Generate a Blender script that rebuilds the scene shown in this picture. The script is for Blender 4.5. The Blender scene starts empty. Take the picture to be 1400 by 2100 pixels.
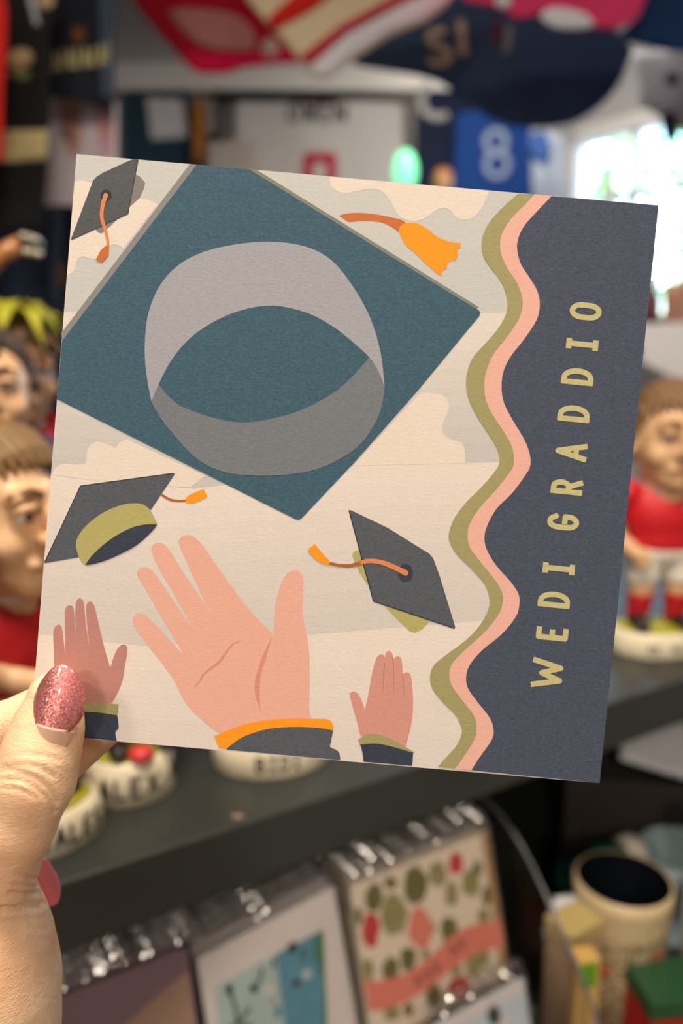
import bpy, bmesh, math, random
import numpy as np
from mathutils import Vector, Matrix
from mathutils.geometry import delaunay_2d_cdt, tessellate_polygon

# ------------------------------------------------------------------ camera
FPX, CX, CY = 1650.0, 700.0, 1050.0          # focal length and centre in photo pixels (1400 x 2100)
PITCH = math.radians(10.2)
CAM = Vector((0.0, 0.0, 1.50))
cp, sp = math.cos(PITCH), math.sin(PITCH)
RIGHT, FWD, UP = Vector((1, 0, 0)), Vector((0, cp, -sp)), Vector((0, sp, cp))
scene = bpy.context.scene
COL = scene.collection
cam_d = bpy.data.cameras.new('camera')
cam = bpy.data.objects.new('camera', cam_d)
COL.objects.link(cam)
cam.location = CAM
cam.rotation_euler = (math.radians(90) - PITCH, 0, 0)
cam_d.sensor_fit = 'VERTICAL'
cam_d.sensor_height = 36.0
cam_d.lens = 36.0 * FPX / 2100.0
cam_d.clip_start = 0.01
cam_d.dof.use_dof = True
cam_d.dof.focus_distance = 0.206
cam_d.dof.aperture_fstop = 6.6
scene.camera = cam

# ------------------------------------------------------------------ light
world = bpy.data.worlds.new('world')
scene.world = world
world.use_nodes = True
wn = world.node_tree
wn.nodes.clear()
wo = wn.nodes.new('ShaderNodeOutputWorld')
wb = wn.nodes.new('ShaderNodeBackground')
sky = wn.nodes.new('ShaderNodeTexSky')
sky.sky_type = 'NISHITA'
sky.sun_disc = False
sky.sun_elevation = math.radians(48)
sky.sun_rotation = math.radians(200)
wn.links.new(sky.outputs[0], wb.inputs[0])
wn.links.new(wb.outputs[0], wo.inputs[0])
wb.inputs[1].default_value = 2.3
sun_d = bpy.data.lights.new('sun', 'SUN')
sun_d.energy = 9.0
sun_d.angle = math.radians(1.0)
sun_d.color = (1.0, 0.95, 0.86)
sun = bpy.data.objects.new('sun', sun_d)
COL.objects.link(sun)
sun.rotation_euler = (math.radians(42), 0, math.radians(-49))

vs = scene.view_settings
vs.view_transform = 'Standard'
vs.look = 'None'
vs.gamma = 1.0
vs.use_curve_mapping = False
vs.exposure = 0.0
LAMP_WATT = 30.0
LAMP_COL = (1.0, 0.88, 0.75)


# ------------------------------------------------------------------ helpers
def lin(c):
    out = []
    for v in c:
        v = v / 255.0
        out.append(v / 12.92 if v <= 0.04045 else ((v + 0.055) / 1.055) ** 2.4)
    return tuple(out)


def cv(x, y, Z):
    """photo pixel and depth along the optical axis -> world point"""
    return CAM + ((x - CX) / FPX * Z) * RIGHT - ((y - CY) / FPX * Z) * UP + Z * FWD


def ray(x, y):
    return ((x - CX) / FPX) * RIGHT - ((y - CY) / FPX) * UP + FWD


def on_plane(x, y, p0, n):
    d = ray(x, y)
    return CAM + d * ((p0 - CAM).dot(n) / d.dot(n))


def on_z(x, y, z):
    d = ray(x, y)
    return CAM + d * ((z - CAM.z) / d.z)


def on_y(x, y, Y):
    d = ray(x, y)
    return CAM + d * ((Y - CAM.y) / d.y)


MATS = {}


def mat(name, rgb, rough=0.6, metal=0.0, var=0.0, vscale=40.0, bump=0.0, bscale=200.0, spec=0.5,
        sss=0.0, coat=0.0, emit=None, estr=0.0, alpha=None):
    if name in MATS:
        return MATS[name]
    m = bpy.data.materials.new(name)
    m.use_nodes = True
    nt = m.node_tree
    b = nt.nodes['Principled BSDF']
    c = lin(rgb)
    b.inputs['Base Color'].default_value = (*c, 1)
    b.inputs['Roughness'].default_value = rough
    b.inputs['Metallic'].default_value = metal
    b.inputs['Specular IOR Level'].default_value = spec
    if coat:
        b.inputs['Coat Weight'].default_value = coat
        b.inputs['Coat Roughness'].default_value = 0.08
    if sss:
        b.inputs['Subsurface Weight'].default_value = sss
        b.inputs['Subsurface Radius'].default_value = (1.0, 0.36, 0.18)
        b.inputs['Subsurface Scale'].default_value = 0.004
    if emit:
        b.inputs['Emission Color'].default_value = (*lin(emit), 1)
        b.inputs['Emission Strength'].default_value = estr
    tc = nt.nodes.new('ShaderNodeTexCoord')
    if var:
        nz = nt.nodes.new('ShaderNodeTexNoise')
        nz.inputs['Scale'].default_value = vscale
        nz.inputs['Detail'].default_value = 4
        nt.links.new(tc.outputs['Object'], nz.inputs['Vector'])
        mx = nt.nodes.new('ShaderNodeMix')
        mx.data_type = 'RGBA'
        mx.inputs[6].default_value = (*[v * (1 - var) for v in c], 1)
        mx.inputs[7].default_value = (*[min(1, v * (1 + var)) for v in c], 1)
        nt.links.new(nz.outputs['Fac'], mx.inputs[0])
        nt.links.new(mx.outputs[2], b.inputs['Base Color'])
    if bump:
        n2 = nt.nodes.new('ShaderNodeTexNoise')
        n2.inputs['Scale'].default_value = bscale
        n2.inputs['Detail'].default_value = 3
        nt.links.new(tc.outputs['Object'], n2.inputs['Vector'])
        bp = nt.nodes.new('ShaderNodeBump')
        bp.inputs['Strength'].default_value = bump
        bp.inputs['Distance'].default_value = 0.001
        nt.links.new(n2.outputs['Fac'], bp.inputs['Height'])
        nt.links.new(bp.outputs['Normal'], b.inputs['Normal'])
    MATS[name] = m
    return m


def clear_film(name, tint=(1, 1, 1), rough=0.06, gloss=0.10, ior=1.45):
    """thin clear plastic: see-through with a Fresnel gloss and fine crinkles"""
    if name in MATS:
        return MATS[name]
    m = bpy.data.materials.new(name)
    m.use_nodes = True
    nt = m.node_tree
    nt.nodes.clear()
    out = nt.nodes.new('ShaderNodeOutputMaterial')
    mix = nt.nodes.new('ShaderNodeMixShader')
    tr = nt.nodes.new('ShaderNodeBsdfTransparent')
    tr.inputs[0].default_value = (*tint, 1)
    gl = nt.nodes.new('ShaderNodeBsdfGlossy')
    gl.inputs['Roughness'].default_value = rough
    fr = nt.nodes.new('ShaderNodeFresnel')
    fr.inputs[0].default_value = ior
    ad = nt.nodes.new('ShaderNodeMath')
    ad.operation = 'ADD'
    ad.use_clamp = True
    ad.inputs[1].default_value = gloss
    nz = nt.nodes.new('ShaderNodeTexNoise')
    nz.inputs['Scale'].default_value = 60
    nz.inputs['Detail'].default_value = 2
    tc = nt.nodes.new('ShaderNodeTexCoord')
    bp = nt.nodes.new('ShaderNodeBump')
    bp.inputs['Strength'].default_value = 0.35
    bp.inputs['Distance'].default_value = 0.002
    nt.links.new(tc.outputs['Object'], nz.inputs['Vector'])
    nt.links.new(nz.outputs['Fac'], bp.inputs['Height'])
    nt.links.new(bp.outputs['Normal'], gl.inputs['Normal'])
    nt.links.new(fr.outputs[0], ad.inputs[0])
    nt.links.new(ad.outputs[0], mix.inputs[0])
    nt.links.new(tr.outputs[0], mix.inputs[1])
    nt.links.new(gl.outputs[0], mix.inputs[2])
    nt.links.new(mix.outputs[0], out.inputs[0])
    MATS[name] = m
    return m


def tag(o, label=None, cat=None, group=None, kind=None):
    if label:
        o['label'] = label
    if cat:
        o['category'] = cat
    if group:
        o['group'] = group
    if kind:
        o['kind'] = kind
    return o


def thing(name, loc, label, cat, group=None, rz=0.0):
    o = bpy.data.objects.new(name, None)
    COL.objects.link(o)
    o.empty_display_size = 0.02
    o.location = loc
    o.rotation_euler = (0, 0, rz)
    return tag(o, label, cat, group)


def root_of(o):
    while o.parent is not None:
        o = o.parent
    return o


def mesh_obj(name, verts, faces, material, parent=None, smooth=False, local=False, recalc=False):
    """one mesh object; verts are world points unless local (then they are in the thing's own frame)"""
    if parent is not None and not local:
        L = Vector(root_of(parent).location)
        verts = [Vector(v) - L for v in verts]
    me = bpy.data.meshes.new(name)
    me.from_pydata([tuple(v) for v in verts], [], [tuple(int(i) for i in f) for f in faces])
    if recalc:
        bm = bmesh.new()
        bm.from_mesh(me)
        bmesh.ops.recalc_face_normals(bm, faces=bm.faces)
        bm.to_mesh(me)
        bm.free()
    if smooth:
        me.polygons.foreach_set('use_smooth', [True] * len(me.polygons))
    me.update()
    if material:
        me.materials.append(material)
    o = bpy.data.objects.new(name, me)
    COL.objects.link(o)
    if parent is not None:
        o.parent = parent
    return o


def box(cx, cy, cz, sx, sy, sz, M=None, bev=0.0):
    """verts, faces of a box (half sizes) with optional chamfered edges, optionally transformed"""
    bm = bmesh.new()
    bmesh.ops.create_cube(bm, size=2.0)
    for v in bm.verts:
        v.co = Vector((v.co.x * sx, v.co.y * sy, v.co.z * sz))
    if bev:
        bmesh.ops.bevel(bm, geom=list(bm.edges), offset=bev, segments=2, affect='EDGES', profile=0.5)
    vs_, fs_ = [], []
    bm.verts.index_update()
    for v in bm.verts:
        c = v.co + Vector((cx, cy, cz))
        vs_.append(M @ c if M else c)
    for f in bm.faces:
        fs_.append([v.index for v in f.verts])
    bm.free()
    return vs_, fs_


def merge(*parts):
    V, F = [], []
    for v, f in parts:
        k = len(V)
        V += list(v)
        F += [[i + k for i in q] for q in f]
    return V, F


def lathe(profile, n=32, center=(0, 0, 0), sx=1.0, sy=1.0):
    """closed-of-revolution around z; profile = [(r, z)...]"""
    V, F = [], []
    c = Vector(center)
    for r, z in profile:
        for i in range(n):
            a = 2 * math.pi * i / n
            V.append(c + Vector((r * math.cos(a) * sx, r * math.sin(a) * sy, z)))
    for j in range(len(profile) - 1):
        for i in range(n):
            k = (i + 1) % n
            F.append([j * n + i, j * n + k, (j + 1) * n + k, (j + 1) * n + i])
    F.append(list(range(n))[::-1])
    F.append([(len(profile) - 1) * n + i for i in range(n)])
    return V, F


def tube(pts, r, n=10, caps=True):
    """a tube along points; r is a number or a list"""
    pts = [Vector(p) for p in pts]
    rs = r if isinstance(r, (list, tuple)) else [r] * len(pts)
    V, F = [], []
    prev = None
    for i, p in enumerate(pts):
        a = pts[max(0, i - 1)]
        b = pts[min(len(pts) - 1, i + 1)]
        t = (b - a).normalized()
        u = prev if prev is not None else (Vector((0, 0, 1)) if abs(t.z) < 0.9 else Vector((1, 0, 0)))
        u = (u - t * u.dot(t)).normalized()
        w = t.cross(u)
        prev = u
        for k in range(n):
            ang = 2 * math.pi * k / n
            V.append(p + (u * math.cos(ang) + w * math.sin(ang)) * rs[i])
    for i in range(len(pts) - 1):
        for k in range(n):
            l = (k + 1) % n
            F.append([i * n + k, i * n + l, (i + 1) * n + l, (i + 1) * n + k])
    if caps:
        F.append(list(range(n))[::-1])
        F.append([(len(pts) - 1) * n + k for k in range(n)])
    return V, F


def smooth_line(pts, closed=False, sub=6, corners=()):
    """Catmull-Rom through points; indices in corners stay sharp"""
    P = [Vector(p).to_2d() if len(p) == 2 else Vector(p) for p in pts]
    n = len(P)
    out = []
    rng = n if closed else n - 1
    for i in range(rng):
        p1, p2 = P[i], P[(i + 1) % n]
        p0 = P[(i - 1) % n] if (closed or i > 0) else p1
        p3 = P[(i + 2) % n] if (closed or i + 2 < n) else p2
        if i in corners:
            p0 = p1
        if (i + 1) % n in corners:
            p3 = p2
        for k in range(sub):
            t = k / sub
            out.append(0.5 * ((2 * p1) + (p2 - p0) * t + (2 * p0 - 5 * p1 + 4 * p2 - p3) * t * t
                              + (-p0 + 3 * p1 - 3 * p2 + p3) * t ** 3))
    if not closed:
        out.append(P[-1])
    return [(p[0], p[1]) for p in out]


def stroke2d(pts, w):
    """a stroked 2D line as a list of convex polygons (segments and round joints); w number or list"""
    ws = w if isinstance(w, (list, tuple)) else [w] * len(pts)
    polys = []
    for i in range(len(pts) - 1):
        a, b = Vector(pts[i]), Vector(pts[i + 1])
        d = b - a
        if d.length < 1e-9:
            continue
        nrm = Vector((-d.y, d.x)).normalized()
        polys.append([a + nrm * ws[i] / 2, a - nrm * ws[i] / 2, b - nrm * ws[i + 1] / 2, b + nrm * ws[i + 1] / 2])
    for p, ww in list(zip(pts, ws))[1:-1]:
        polys.append([(p[0] + ww / 2 * math.cos(k * math.pi / 5), p[1] + ww / 2 * math.sin(k * math.pi / 5)) for k in range(10)])
    return polys


def arc(cx, cy, rx, ry, a0, a1, n=10):
    return [(cx + rx * math.cos(math.radians(a0 + (a1 - a0) * i / n)), cy + ry * math.sin(math.radians(a0 + (a1 - a0) * i / n)))
            for i in range(n + 1)]


LET = {
    'W': [[(0, 1), (.24, .03), (.5, .72), (.76, .03), (1, 1)]],
    'E': [[(1, 1), (0, 1), (0, 0), (1, 0)], [(0, .5), (.78, .5)]],
    'D': [[(0, 1), (0, 0)] , [(0, 1), (.35, 1)] + arc(.35, .5, .65, .5, 90, -90, 12) + [(.35, 0), (0, 0)]],
    'I': [[(.5, 1), (.5, 0)], [(0, 1), (1, 1)], [(0, 0), (1, 0)]],
    'G': [[(1, .78)] + arc(.5, .68, .5, .32, 20, 180, 8) + arc(.5, .32, .5, .32, 180, 360, 9) + [(1, .44), (.52, .44)]],
    'R': [[(0, 1), (0, 0)], [(0, 1), (.5, 1)] + arc(.5, .72, .45, .28, 90, -90, 8) + [(.5, .44), (0, .44)], [(.5, .44), (1, 0)]],
    'A': [[(0, 0), (.5, 1), (1, 0)], [(.2, .32), (.8, .32)]],
    'O': [arc(.5, .66, .5, .34, 0, 180, 10) + arc(.5, .34, .5, .34, 180, 360, 10) + [(1, .66)]],
    'L': [[(0, 1), (0, 0), (1, 0)]],
    'X': [[(0, 1), (1, 0)], [(1, 1), (0, 0)]],
    'S': [arc(.5, .75, .5, .25, 20, 270, 9) + arc(.5, .25, .5, .25, 90, -160, 9)],
    'B': [[(0, 1), (0, 0)], [(0, 1), (.5, 1)] + arc(.5, .76, .4, .24, 90, -90, 7) + [(0, .52)], [(0, .52), (.5, .52)] + arc(.5, .26, .5, .26, 90, -90, 7) + [(0, 0)]],
    'N': [[(0, 0), (0, 1), (1, 0), (1, 1)]],
    'M': [[(0, 0), (0, 1), (.5, .35), (1, 1), (1, 0)]],
    '8': [arc(.5, .74, .42, .26, 0, 360, 14), arc(.5, .25, .5, .26, 0, 360, 14)],
    '/': [[(.2, 0), (.8, 1)]],
    '|': [[(.5, 0), (.5, 1)]],
}


# ------------------------------------------------------------------ signed-distance modelling (smooth organic forms)
class SDF:
    def __init__(self, lo, hi, h):
        self.h = h
        self.lo = np.array(lo, float)
        n = np.ceil((np.array(hi, float) - self.lo) / h).astype(int) + 1
        self.n = n
        self.d = np.full(tuple(n), 50.0, np.float32)

    def _box(self, mn, mx, pad):
        a = np.clip(np.floor((mn - pad - self.lo) / self.h).astype(int), 0, self.n)
        b = np.clip(np.ceil((mx + pad - self.lo) / self.h).astype(int) + 1, 0, self.n)
        if np.any(b <= a):
            return None
        g = np.meshgrid(*[self.lo[k] + self.h * np.arange(a[k], b[k]) for k in range(3)], indexing='ij')
        return (slice(a[0], b[0]), slice(a[1], b[1]), slice(a[2], b[2])), np.stack(g, -1).astype(np.float32)

    def _put(self, sl, e, k, op):
        d = self.d[sl]
        if op == 'add':
            if k > 0:
                t = np.maximum(k - np.abs(d - e), 0) / k
                self.d[sl] = np.minimum(d, e) - t * t * k * 0.25
            else:
                self.d[sl] = np.minimum(d, e)
        else:
            e = -e
            t = np.maximum(k - np.abs(d - e), 0) / k if k > 0 else 0
            self.d[sl] = np.maximum(d, e) + t * t * k * 0.25

    def cap(self, a, b, ra, rb, k=3.0, op='add'):
        a, b = np.array(a, np.float32), np.array(b, np.float32)
        r = max(ra, rb)
        q = self._box(np.minimum(a, b), np.maximum(a, b), r + k + 2 * self.h)
        if q is None:
            return
        sl, p = q
        ab = b - a
        t = np.clip(((p - a) @ ab) / max(float(ab @ ab), 1e-9), 0, 1)
        e = np.linalg.norm(p - a - t[..., None] * ab, axis=-1) - (ra + (rb - ra) * t)
        self._put(sl, e, k, op)

    def chain(self, pts, rs, k=3.0):
        for i in range(len(pts) - 1):
            self.cap(pts[i], pts[i + 1], rs[i], rs[i + 1], k)

    def ell(self, c, r, k=3.0, op='add'):
        c, r = np.array(c, np.float32), np.array(r, np.float32)
        q = self._box(c - r, c + r, k + 2 * self.h)
        if q is None:
            return
        sl, p = q
        v = (p - c) / r
        k0 = np.linalg.norm(v, axis=-1)
        k1 = np.linalg.norm(v / r, axis=-1)
        e = np.where(k1 > 1e-6, k0 * (k0 - 1.0) / np.maximum(k1, 1e-6), -r.min())
        self._put(sl, e, k, op)

    def half(self, p0, n, k=0.5):
        """keep the side that the normal points away from"""
        n = np.array(n, np.float32)
        n /= np.linalg.norm(n)
        g = np.meshgrid(*[self.lo[i] + self.h * np.arange(self.n[i]) for i in range(3)], indexing='ij')
        e = sum((g[i] - p0[i]) * n[i] for i in range(3)).astype(np.float32)
        t = np.maximum(k - np.abs(self.d - e), 0) / k
        self.d = np.maximum(self.d, e) + t * t * k * 0.25

    def mesh(self):
        d = self.d
        s = d < 0
        nx, ny, nz = d.shape
        offs = [(i, j, k) for i in (0, 1) for j in (0, 1) for k in (0, 1)]
        cnt = sum(s[i:nx - 1 + i, j:ny - 1 + j, k:nz - 1 + k].astype(np.int8) for i, j, k in offs)
        act = (cnt > 0) & (cnt < 8)
        ijk = np.argwhere(act)
        idx = np.full(act.shape, -1, np.int64)
        idx[act] = np.arange(len(ijk))
        acc = np.zeros((len(ijk), 3))
        num = np.zeros(len(ijk))
        for a in offs:
            for ax in range(3):
                if a[ax]:
                    continue
                b = list(a)
                b[ax] = 1
                da = d[ijk[:, 0] + a[0], ijk[:, 1] + a[1], ijk[:, 2] + a[2]].astype(float)
                db = d[ijk[:, 0] + b[0], ijk[:, 1] + b[1], ijk[:, 2] + b[2]].astype(float)
                m = (da < 0) != (db < 0)
                t = np.where(m, da / np.where(m, da - db, 1), 0)
                pos = np.array(a, float)[None, :].repeat(len(ijk), 0)
                pos[:, ax] += t
                acc += pos * m[:, None]
                num += m
        V = self.lo + self.h * (ijk + acc / num[:, None])
        F = []
        for ax in range(3):
            u, w = (ax + 1) % 3, (ax + 2) % 3
            A = [slice(None)] * 3
            B = [slice(None)] * 3
            A[ax] = slice(0, d.shape[ax] - 1)
            B[ax] = slice(1, d.shape[ax])
            sa, sb = s[tuple(A)], s[tuple(B)]
            e = np.argwhere(sa != sb)
            ok = (e[:, u] > 0) & (e[:, w] > 0) & (e[:, u] < d.shape[u] - 1) & (e[:, w] < d.shape[w] - 1)
            e = e[ok]
            ins = sa[e[:, 0], e[:, 1], e[:, 2]]

            def cell(du, dw):
                c = e.copy()
                c[:, u] += du
                c[:, w] += dw
                return idx[c[:, 0], c[:, 1], c[:, 2]]
            q = np.stack([cell(-1, -1), cell(0, -1), cell(0, 0), cell(-1, 0)], 1)
            q[~ins] = q[~ins][:, ::-1]
            F.append(q)
        return V, np.concatenate(F)


def np_mesh(name, V, F, material, parent=None, smooth=True):
    me = bpy.data.meshes.new(name)
    me.from_pydata(V.tolist() if hasattr(V, 'tolist') else V, [], F.tolist() if hasattr(F, 'tolist') else F)
    if smooth:
        me.polygons.foreach_set('use_smooth', [True] * len(me.polygons))
    me.update()
    if material:
        me.materials.append(material)
    o = bpy.data.objects.new(name, me)
    COL.objects.link(o)
    if parent is not None:
        o.parent = parent
    return o


# ------------------------------------------------------------------ the room
WALL_Y = 2.62
CEIL = 2.56
M_wall = mat('pale_grey_wall_paint', (176, 178, 182), 0.8, var=0.06, vscale=3, bump=0.15, bscale=60)
M_walld = mat('dark_slate_wall_paint', (58, 62, 70), 0.8, var=0.08, vscale=3, bump=0.15, bscale=60)
M_floor = mat('worn_oak_floor', (120, 92, 66), 0.5, var=0.2, vscale=6, bump=0.1)
M_ceil = mat('ceiling_white', (200, 198, 194), 0.85, var=0.03, vscale=4)
M_white = mat('white_gloss_paint', (222, 224, 226), 0.35, var=0.03, vscale=10)
M_black = mat('black_painted_wood', (50, 53, 50), 0.42, var=0.18, vscale=14, bump=0.12, bscale=120)


def struct(name, v, f, m, parent=None):
    o = mesh_obj(name, v, f, m, parent)
    tag(o, kind='structure')
    return o


# floor plan: back wall, a slanted wall with the window, right, rear and left walls
W0 = Vector((0.66, WALL_Y))
WD = Vector((0.625, -0.781))
W1 = W0 + WD * 1.9
XL, YR, XR = -1.9, -2.4, W1.x
plan = [Vector((XL, WALL_Y)), W0, W1, Vector((XR, YR)), Vector((XL, YR))]
struct('floor', *box((XL + XR) / 2, (WALL_Y + YR) / 2, -0.03, (XR - XL) / 2 + .12, (WALL_Y - YR) / 2 + .12, 0.03), M_floor)
struct('ceiling', *box((XL + XR) / 2, (WALL_Y + YR) / 2, CEIL + .03, (XR - XL) / 2 + .12, (WALL_Y - YR) / 2 + .12, 0.03), M_ceil)


def wall_seg(name, a, b, z0, z1, m, th=0.06):
    a, b = Vector((a[0], a[1])), Vector((b[0], b[1]))
    d = (b - a).normalized()
    n = Vector((-d.y, d.x))          # outwards for a clockwise plan
    P = [a, b, b + n * th, a + n * th]
    V = [Vector((p.x, p.y, z0)) for p in P] + [Vector((p.x, p.y, z1)) for p in P]
    F = [[0, 1, 5, 4], [1, 2, 6, 5], [2, 3, 7, 6], [3, 0, 4, 7], [3, 2, 1, 0], [4, 5, 6, 7]]
    return V, F


struct('wall_back', *wall_seg('', plan[0], plan[1], 0, CEIL, M_wall), M_wall)
struct('wall_right', *wall_seg('', plan[2], plan[3], 0, CEIL, M_wall), M_wall)
struct('wall_rear', *wall_seg('', plan[3], plan[4], 0, CEIL, M_wall), M_wall)
struct('wall_left', *wall_seg('', plan[4], plan[0], 0, CEIL, M_wall), M_walld)
# window wall: opening from t0 to t1 along it
T0, T1, ZS, ZT = 0.03, 1.20, 1.60, 2.20


def wpt(t):
    return W0 + WD * t


segs = [wall_seg('', wpt(0), wpt(T0), 0, CEIL, None), wall_seg('', wpt(T1), wpt(1.9), 0, CEIL, None),
        wall_seg('', wpt(T0), wpt(T1), 0, ZS, None), wall_seg('', wpt(T0), wpt(T1), ZT, CEIL, None)]
struct('wall_window', *merge(*segs), M_wall)

# window frame with glazing bars and panes
WN = Vector((-WD.y, WD.x))           # outward normal in plan
Mwin = Matrix(((WD.x, WN.x, 0, W0.x), (WD.y, WN.y, 0, W0.y), (0, 0, 1, 0), (0, 0, 0, 1)))
win = bpy.data.objects.new('window_1', None)
COL.objects.link(win)
win.location = Mwin @ Vector(((T0 + T1) / 2, 0.03, ZS))
tag(win, kind='structure')
fr = merge(box(T0 + .02, .03, (ZS + ZT) / 2, .02, .035, (ZT - ZS) / 2, Mwin), box(T1 - .02, .03, (ZS + ZT) / 2, .02, .035, (ZT - ZS) / 2, Mwin),
           box((T0 + T1) / 2, .03, ZS + .02, (T1 - T0) / 2, .035, .02, Mwin), box((T0 + T1) / 2, .03, ZT - .02, (T1 - T0) / 2, .035, .02, Mwin))
mesh_obj('window_frame', *fr, M_white, win)
NCOL, NROW = 6, 3
cw = (T1 - T0 - .08) / NCOL
rh = (ZT - ZS - .08) / NROW
for i in range(1, NCOL):
    mesh_obj('glazing_bar', *box(T0 + .04 + cw * i, .03, (ZS + ZT) / 2, .009, .018, (ZT - ZS) / 2 - .03, Mwin), M_white, win)
for j in range(1, NROW):
    mesh_obj('glazing_bar', *box((T0 + T1) / 2, .03, ZS + .04 + rh * j, (T1 - T0) / 2 - .03, .018, .009, Mwin), M_white, win)
M_glass = clear_film('window_glass', rough=0.0, gloss=0.0)
for i in range(NCOL):
    for j in range(NROW):
        mesh_obj('pane', *box(T0 + .04 + cw * (i + .5), .03, ZS + .04 + rh * (j + .5), cw / 2 - .006, .0015, rh / 2 - .006, Mwin), M_glass, win)
struct('trim_1', *box((T0 + T1) / 2, -.055, ZS - .012, (T1 - T0) / 2 + .05, .075, .014, Mwin, bev=.003), M_white)

# daylight comes through the opening: a portal guides the sky sampling
po_d = bpy.data.lights.new('window_portal', 'AREA')
po_d.shape = 'RECTANGLE'
po_d.size, po_d.size_y = T1 - T0, ZT - ZS
po_d.cycles.is_portal = True
po = bpy.data.objects.new('window_portal', po_d)
COL.objects.link(po)
pz = Vector((WN.x, WN.y, 0))         # lights shine along local -z, so local +z points outwards
px_ = Vector((WD.x, WD.y, 0))
po.matrix_world = Matrix.Translation(Mwin @ Vector(((T0 + T1) / 2, .10, (ZS + ZT) / 2))) @ Matrix((px_, Vector((0, 0, 1)), pz)).transposed().to_4x4()

# ceiling lamps of the shop and added fill lamps: round opal panels
M_opal = mat('lit_opal_panel', (255, 240, 215), 0.5, emit=(255, 226, 180), estr=6.0)
M_rim = mat('white_metal', (225, 225, 225), 0.4)


def ceiling_lamp(x, y, label, watt=LAMP_WATT, r=0.16):
    t = thing('ceiling_lamp', (x, y, CEIL), label, 'lamp', 'round shop lamps on the ceiling')
    mesh_obj('rim', *lathe([(r + .015, -.002), (r + .015, -.04), (r, -.04), (r, -.002)], 40), M_rim, t, local=True)
    mesh_obj('diffuser', *lathe([(r, -.004), (r, -.034), (r * .6, -.037)], 40), M_opal, t, local=True)
    ld = bpy.data.lights.new('lamp_light', 'AREA')
    ld.shape = 'DISK'
    ld.size = 2 * r
    ld.energy = watt
    ld.color = LAMP_COL
    lo = bpy.data.objects.new('lamp_light', ld)
    COL.objects.link(lo)
    lo.parent = t
    lo.location = (0, 0, -.045)


ceiling_lamp(-0.85, -0.85, 'round opal ceiling lamp above the shop floor before the figurine shelf', LAMP_WATT * .30)
ceiling_lamp(0.85, -0.95, 'round opal ceiling lamp on the window side of the shop floor', LAMP_WATT * .24)
ceiling_lamp(-0.25, -1.95, 'round opal ceiling lamp near the rear wall', LAMP_WATT * 1.15)
ceiling_lamp(-0.05, 0.12, 'added round opal fill lamp above the front edge of the figurine shelf', LAMP_WATT * .60)  # unseen lamp added to brighten the figurines and their bases
ceiling_lamp(0.35, 1.9, 'added round opal fill lamp near the back wall', LAMP_WATT * .3)  # unseen lamp added to lift the dim back of the shop

# greenery outside
M_leaf = mat('sunlit_leaves', (96, 156, 70), 0.6, var=0.35, vscale=3)
M_bark = mat('tree_bark', (90, 75, 60), 0.9)
random.seed(4)


def tree(pos, rad, h, label, seed):
    rnd = random.Random(seed)
    t = thing('garden_tree', pos, label, 'tree', 'trees outside the window')
    mesh_obj('trunk', *tube([(0, 0, 0), (.05, .02, h * .35), (0, 0, h * .7)], [.1, .08, .05], 8), M_bark, t, local=True)
    V, F = [], []
    for i in range(1400):
        while True:
            p = Vector((rnd.uniform(-1, 1), rnd.uniform(-1, 1), rnd.uniform(-1, 1)))
            if 0.35 < p.length < 1:
                break
        c = Vector((p.x * rad, p.y * rad, h * .68 + p.z * h * .36))
        u = Vector((rnd.gauss(0, 1), rnd.gauss(0, 1), rnd.gauss(0, 1))).normalized()
        w = u.orthogonal().normalized()
        s = rnd.uniform(.05, .1)
        k = len(V)
        V += [c - u * s, c + w * s * .5, c + u * s, c - w * s * .5]
        F.append([k, k + 1, k + 2, k + 3])
    o = mesh_obj('foliage', V, F, M_leaf, t, local=True)
    tag(o, kind='stuff')


def outside(t, dist):
    p = wpt(t) + WN * dist
    return (p.x, p.y, 0.0)


tree((1.75, 5.6, 0), .85, 4.0, 'leafy green tree outside, seen through the first window panes', 1)
tree((3.9, 6.4, 0), 1.0, 3.4, 'broad green tree farther out beyond the window', 2)
tree((4.6, 3.4, 0), .8, 2.6, 'low green tree outside at the far end of the window', 3)
struct('ground', *box(3.2, 4.2, -.06, 9, 9, .02), mat('pale_paving', (170, 168, 160), 0.9, var=.1, vscale=2))

# ------------------------------------------------------------------ display shelf (runs away to the right)
SYAW = math.atan2(752 and (3320 - CX), FPX)
D1 = Vector((math.sin(SYAW), math.cos(SYAW), 0))      # along the shelf
NB = Vector((-D1.y, D1.x, 0))                         # from the front edge to the back
ZSH = CAM.z - 0.2706                                  # shelf top
PF = 0.407                                            # distance camera - front edge
Msh = Matrix(((D1.x, NB.x, 0, 0), (D1.y, NB.y, 0, 0), (0, 0, 1, 0), (0, 0, 0, 1)))


def S(u, p, z):
    return Msh @ Vector((u, p, z))


U0, U1, PB = -0.45, 1.10, 0.90
shelf = thing('display_shelf', S((U0 + U1) / 2, (PF + PB) / 2, 0), 'long black wooden display shelf carrying the rows of figurines', 'shelf')
mesh_obj('top_board', *box((U0 + U1) / 2, (PF + PB) / 2, ZSH - .0205, (U1 - U0) / 2, (PB - PF) / 2, .0205, Msh, bev=.0015), M_black, shelf)
mesh_obj('back_panel', *box((U0 + U1) / 2, PB - .012, (ZSH - .04) / 2, (U1 - U0) / 2, .012, (ZSH - .04) / 2, Msh), M_black, shelf)
for u in (U0 + .012, U1 - .012):
    mesh_obj('side_panel', *box(u, (PF + PB) / 2 + .02, (ZSH - .04) / 2, .012, (PB - PF) / 2 - .03, (ZSH - .04) / 2, Msh), M_black, shelf)
ZLEDGE = CAM.z - 0.497
mesh_obj('card_ledge', *box((-.43 + .425) / 2, .6275, ZLEDGE - .012, (.425 + .43) / 2, .2325, .012, Msh), M_black, shelf)
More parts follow.
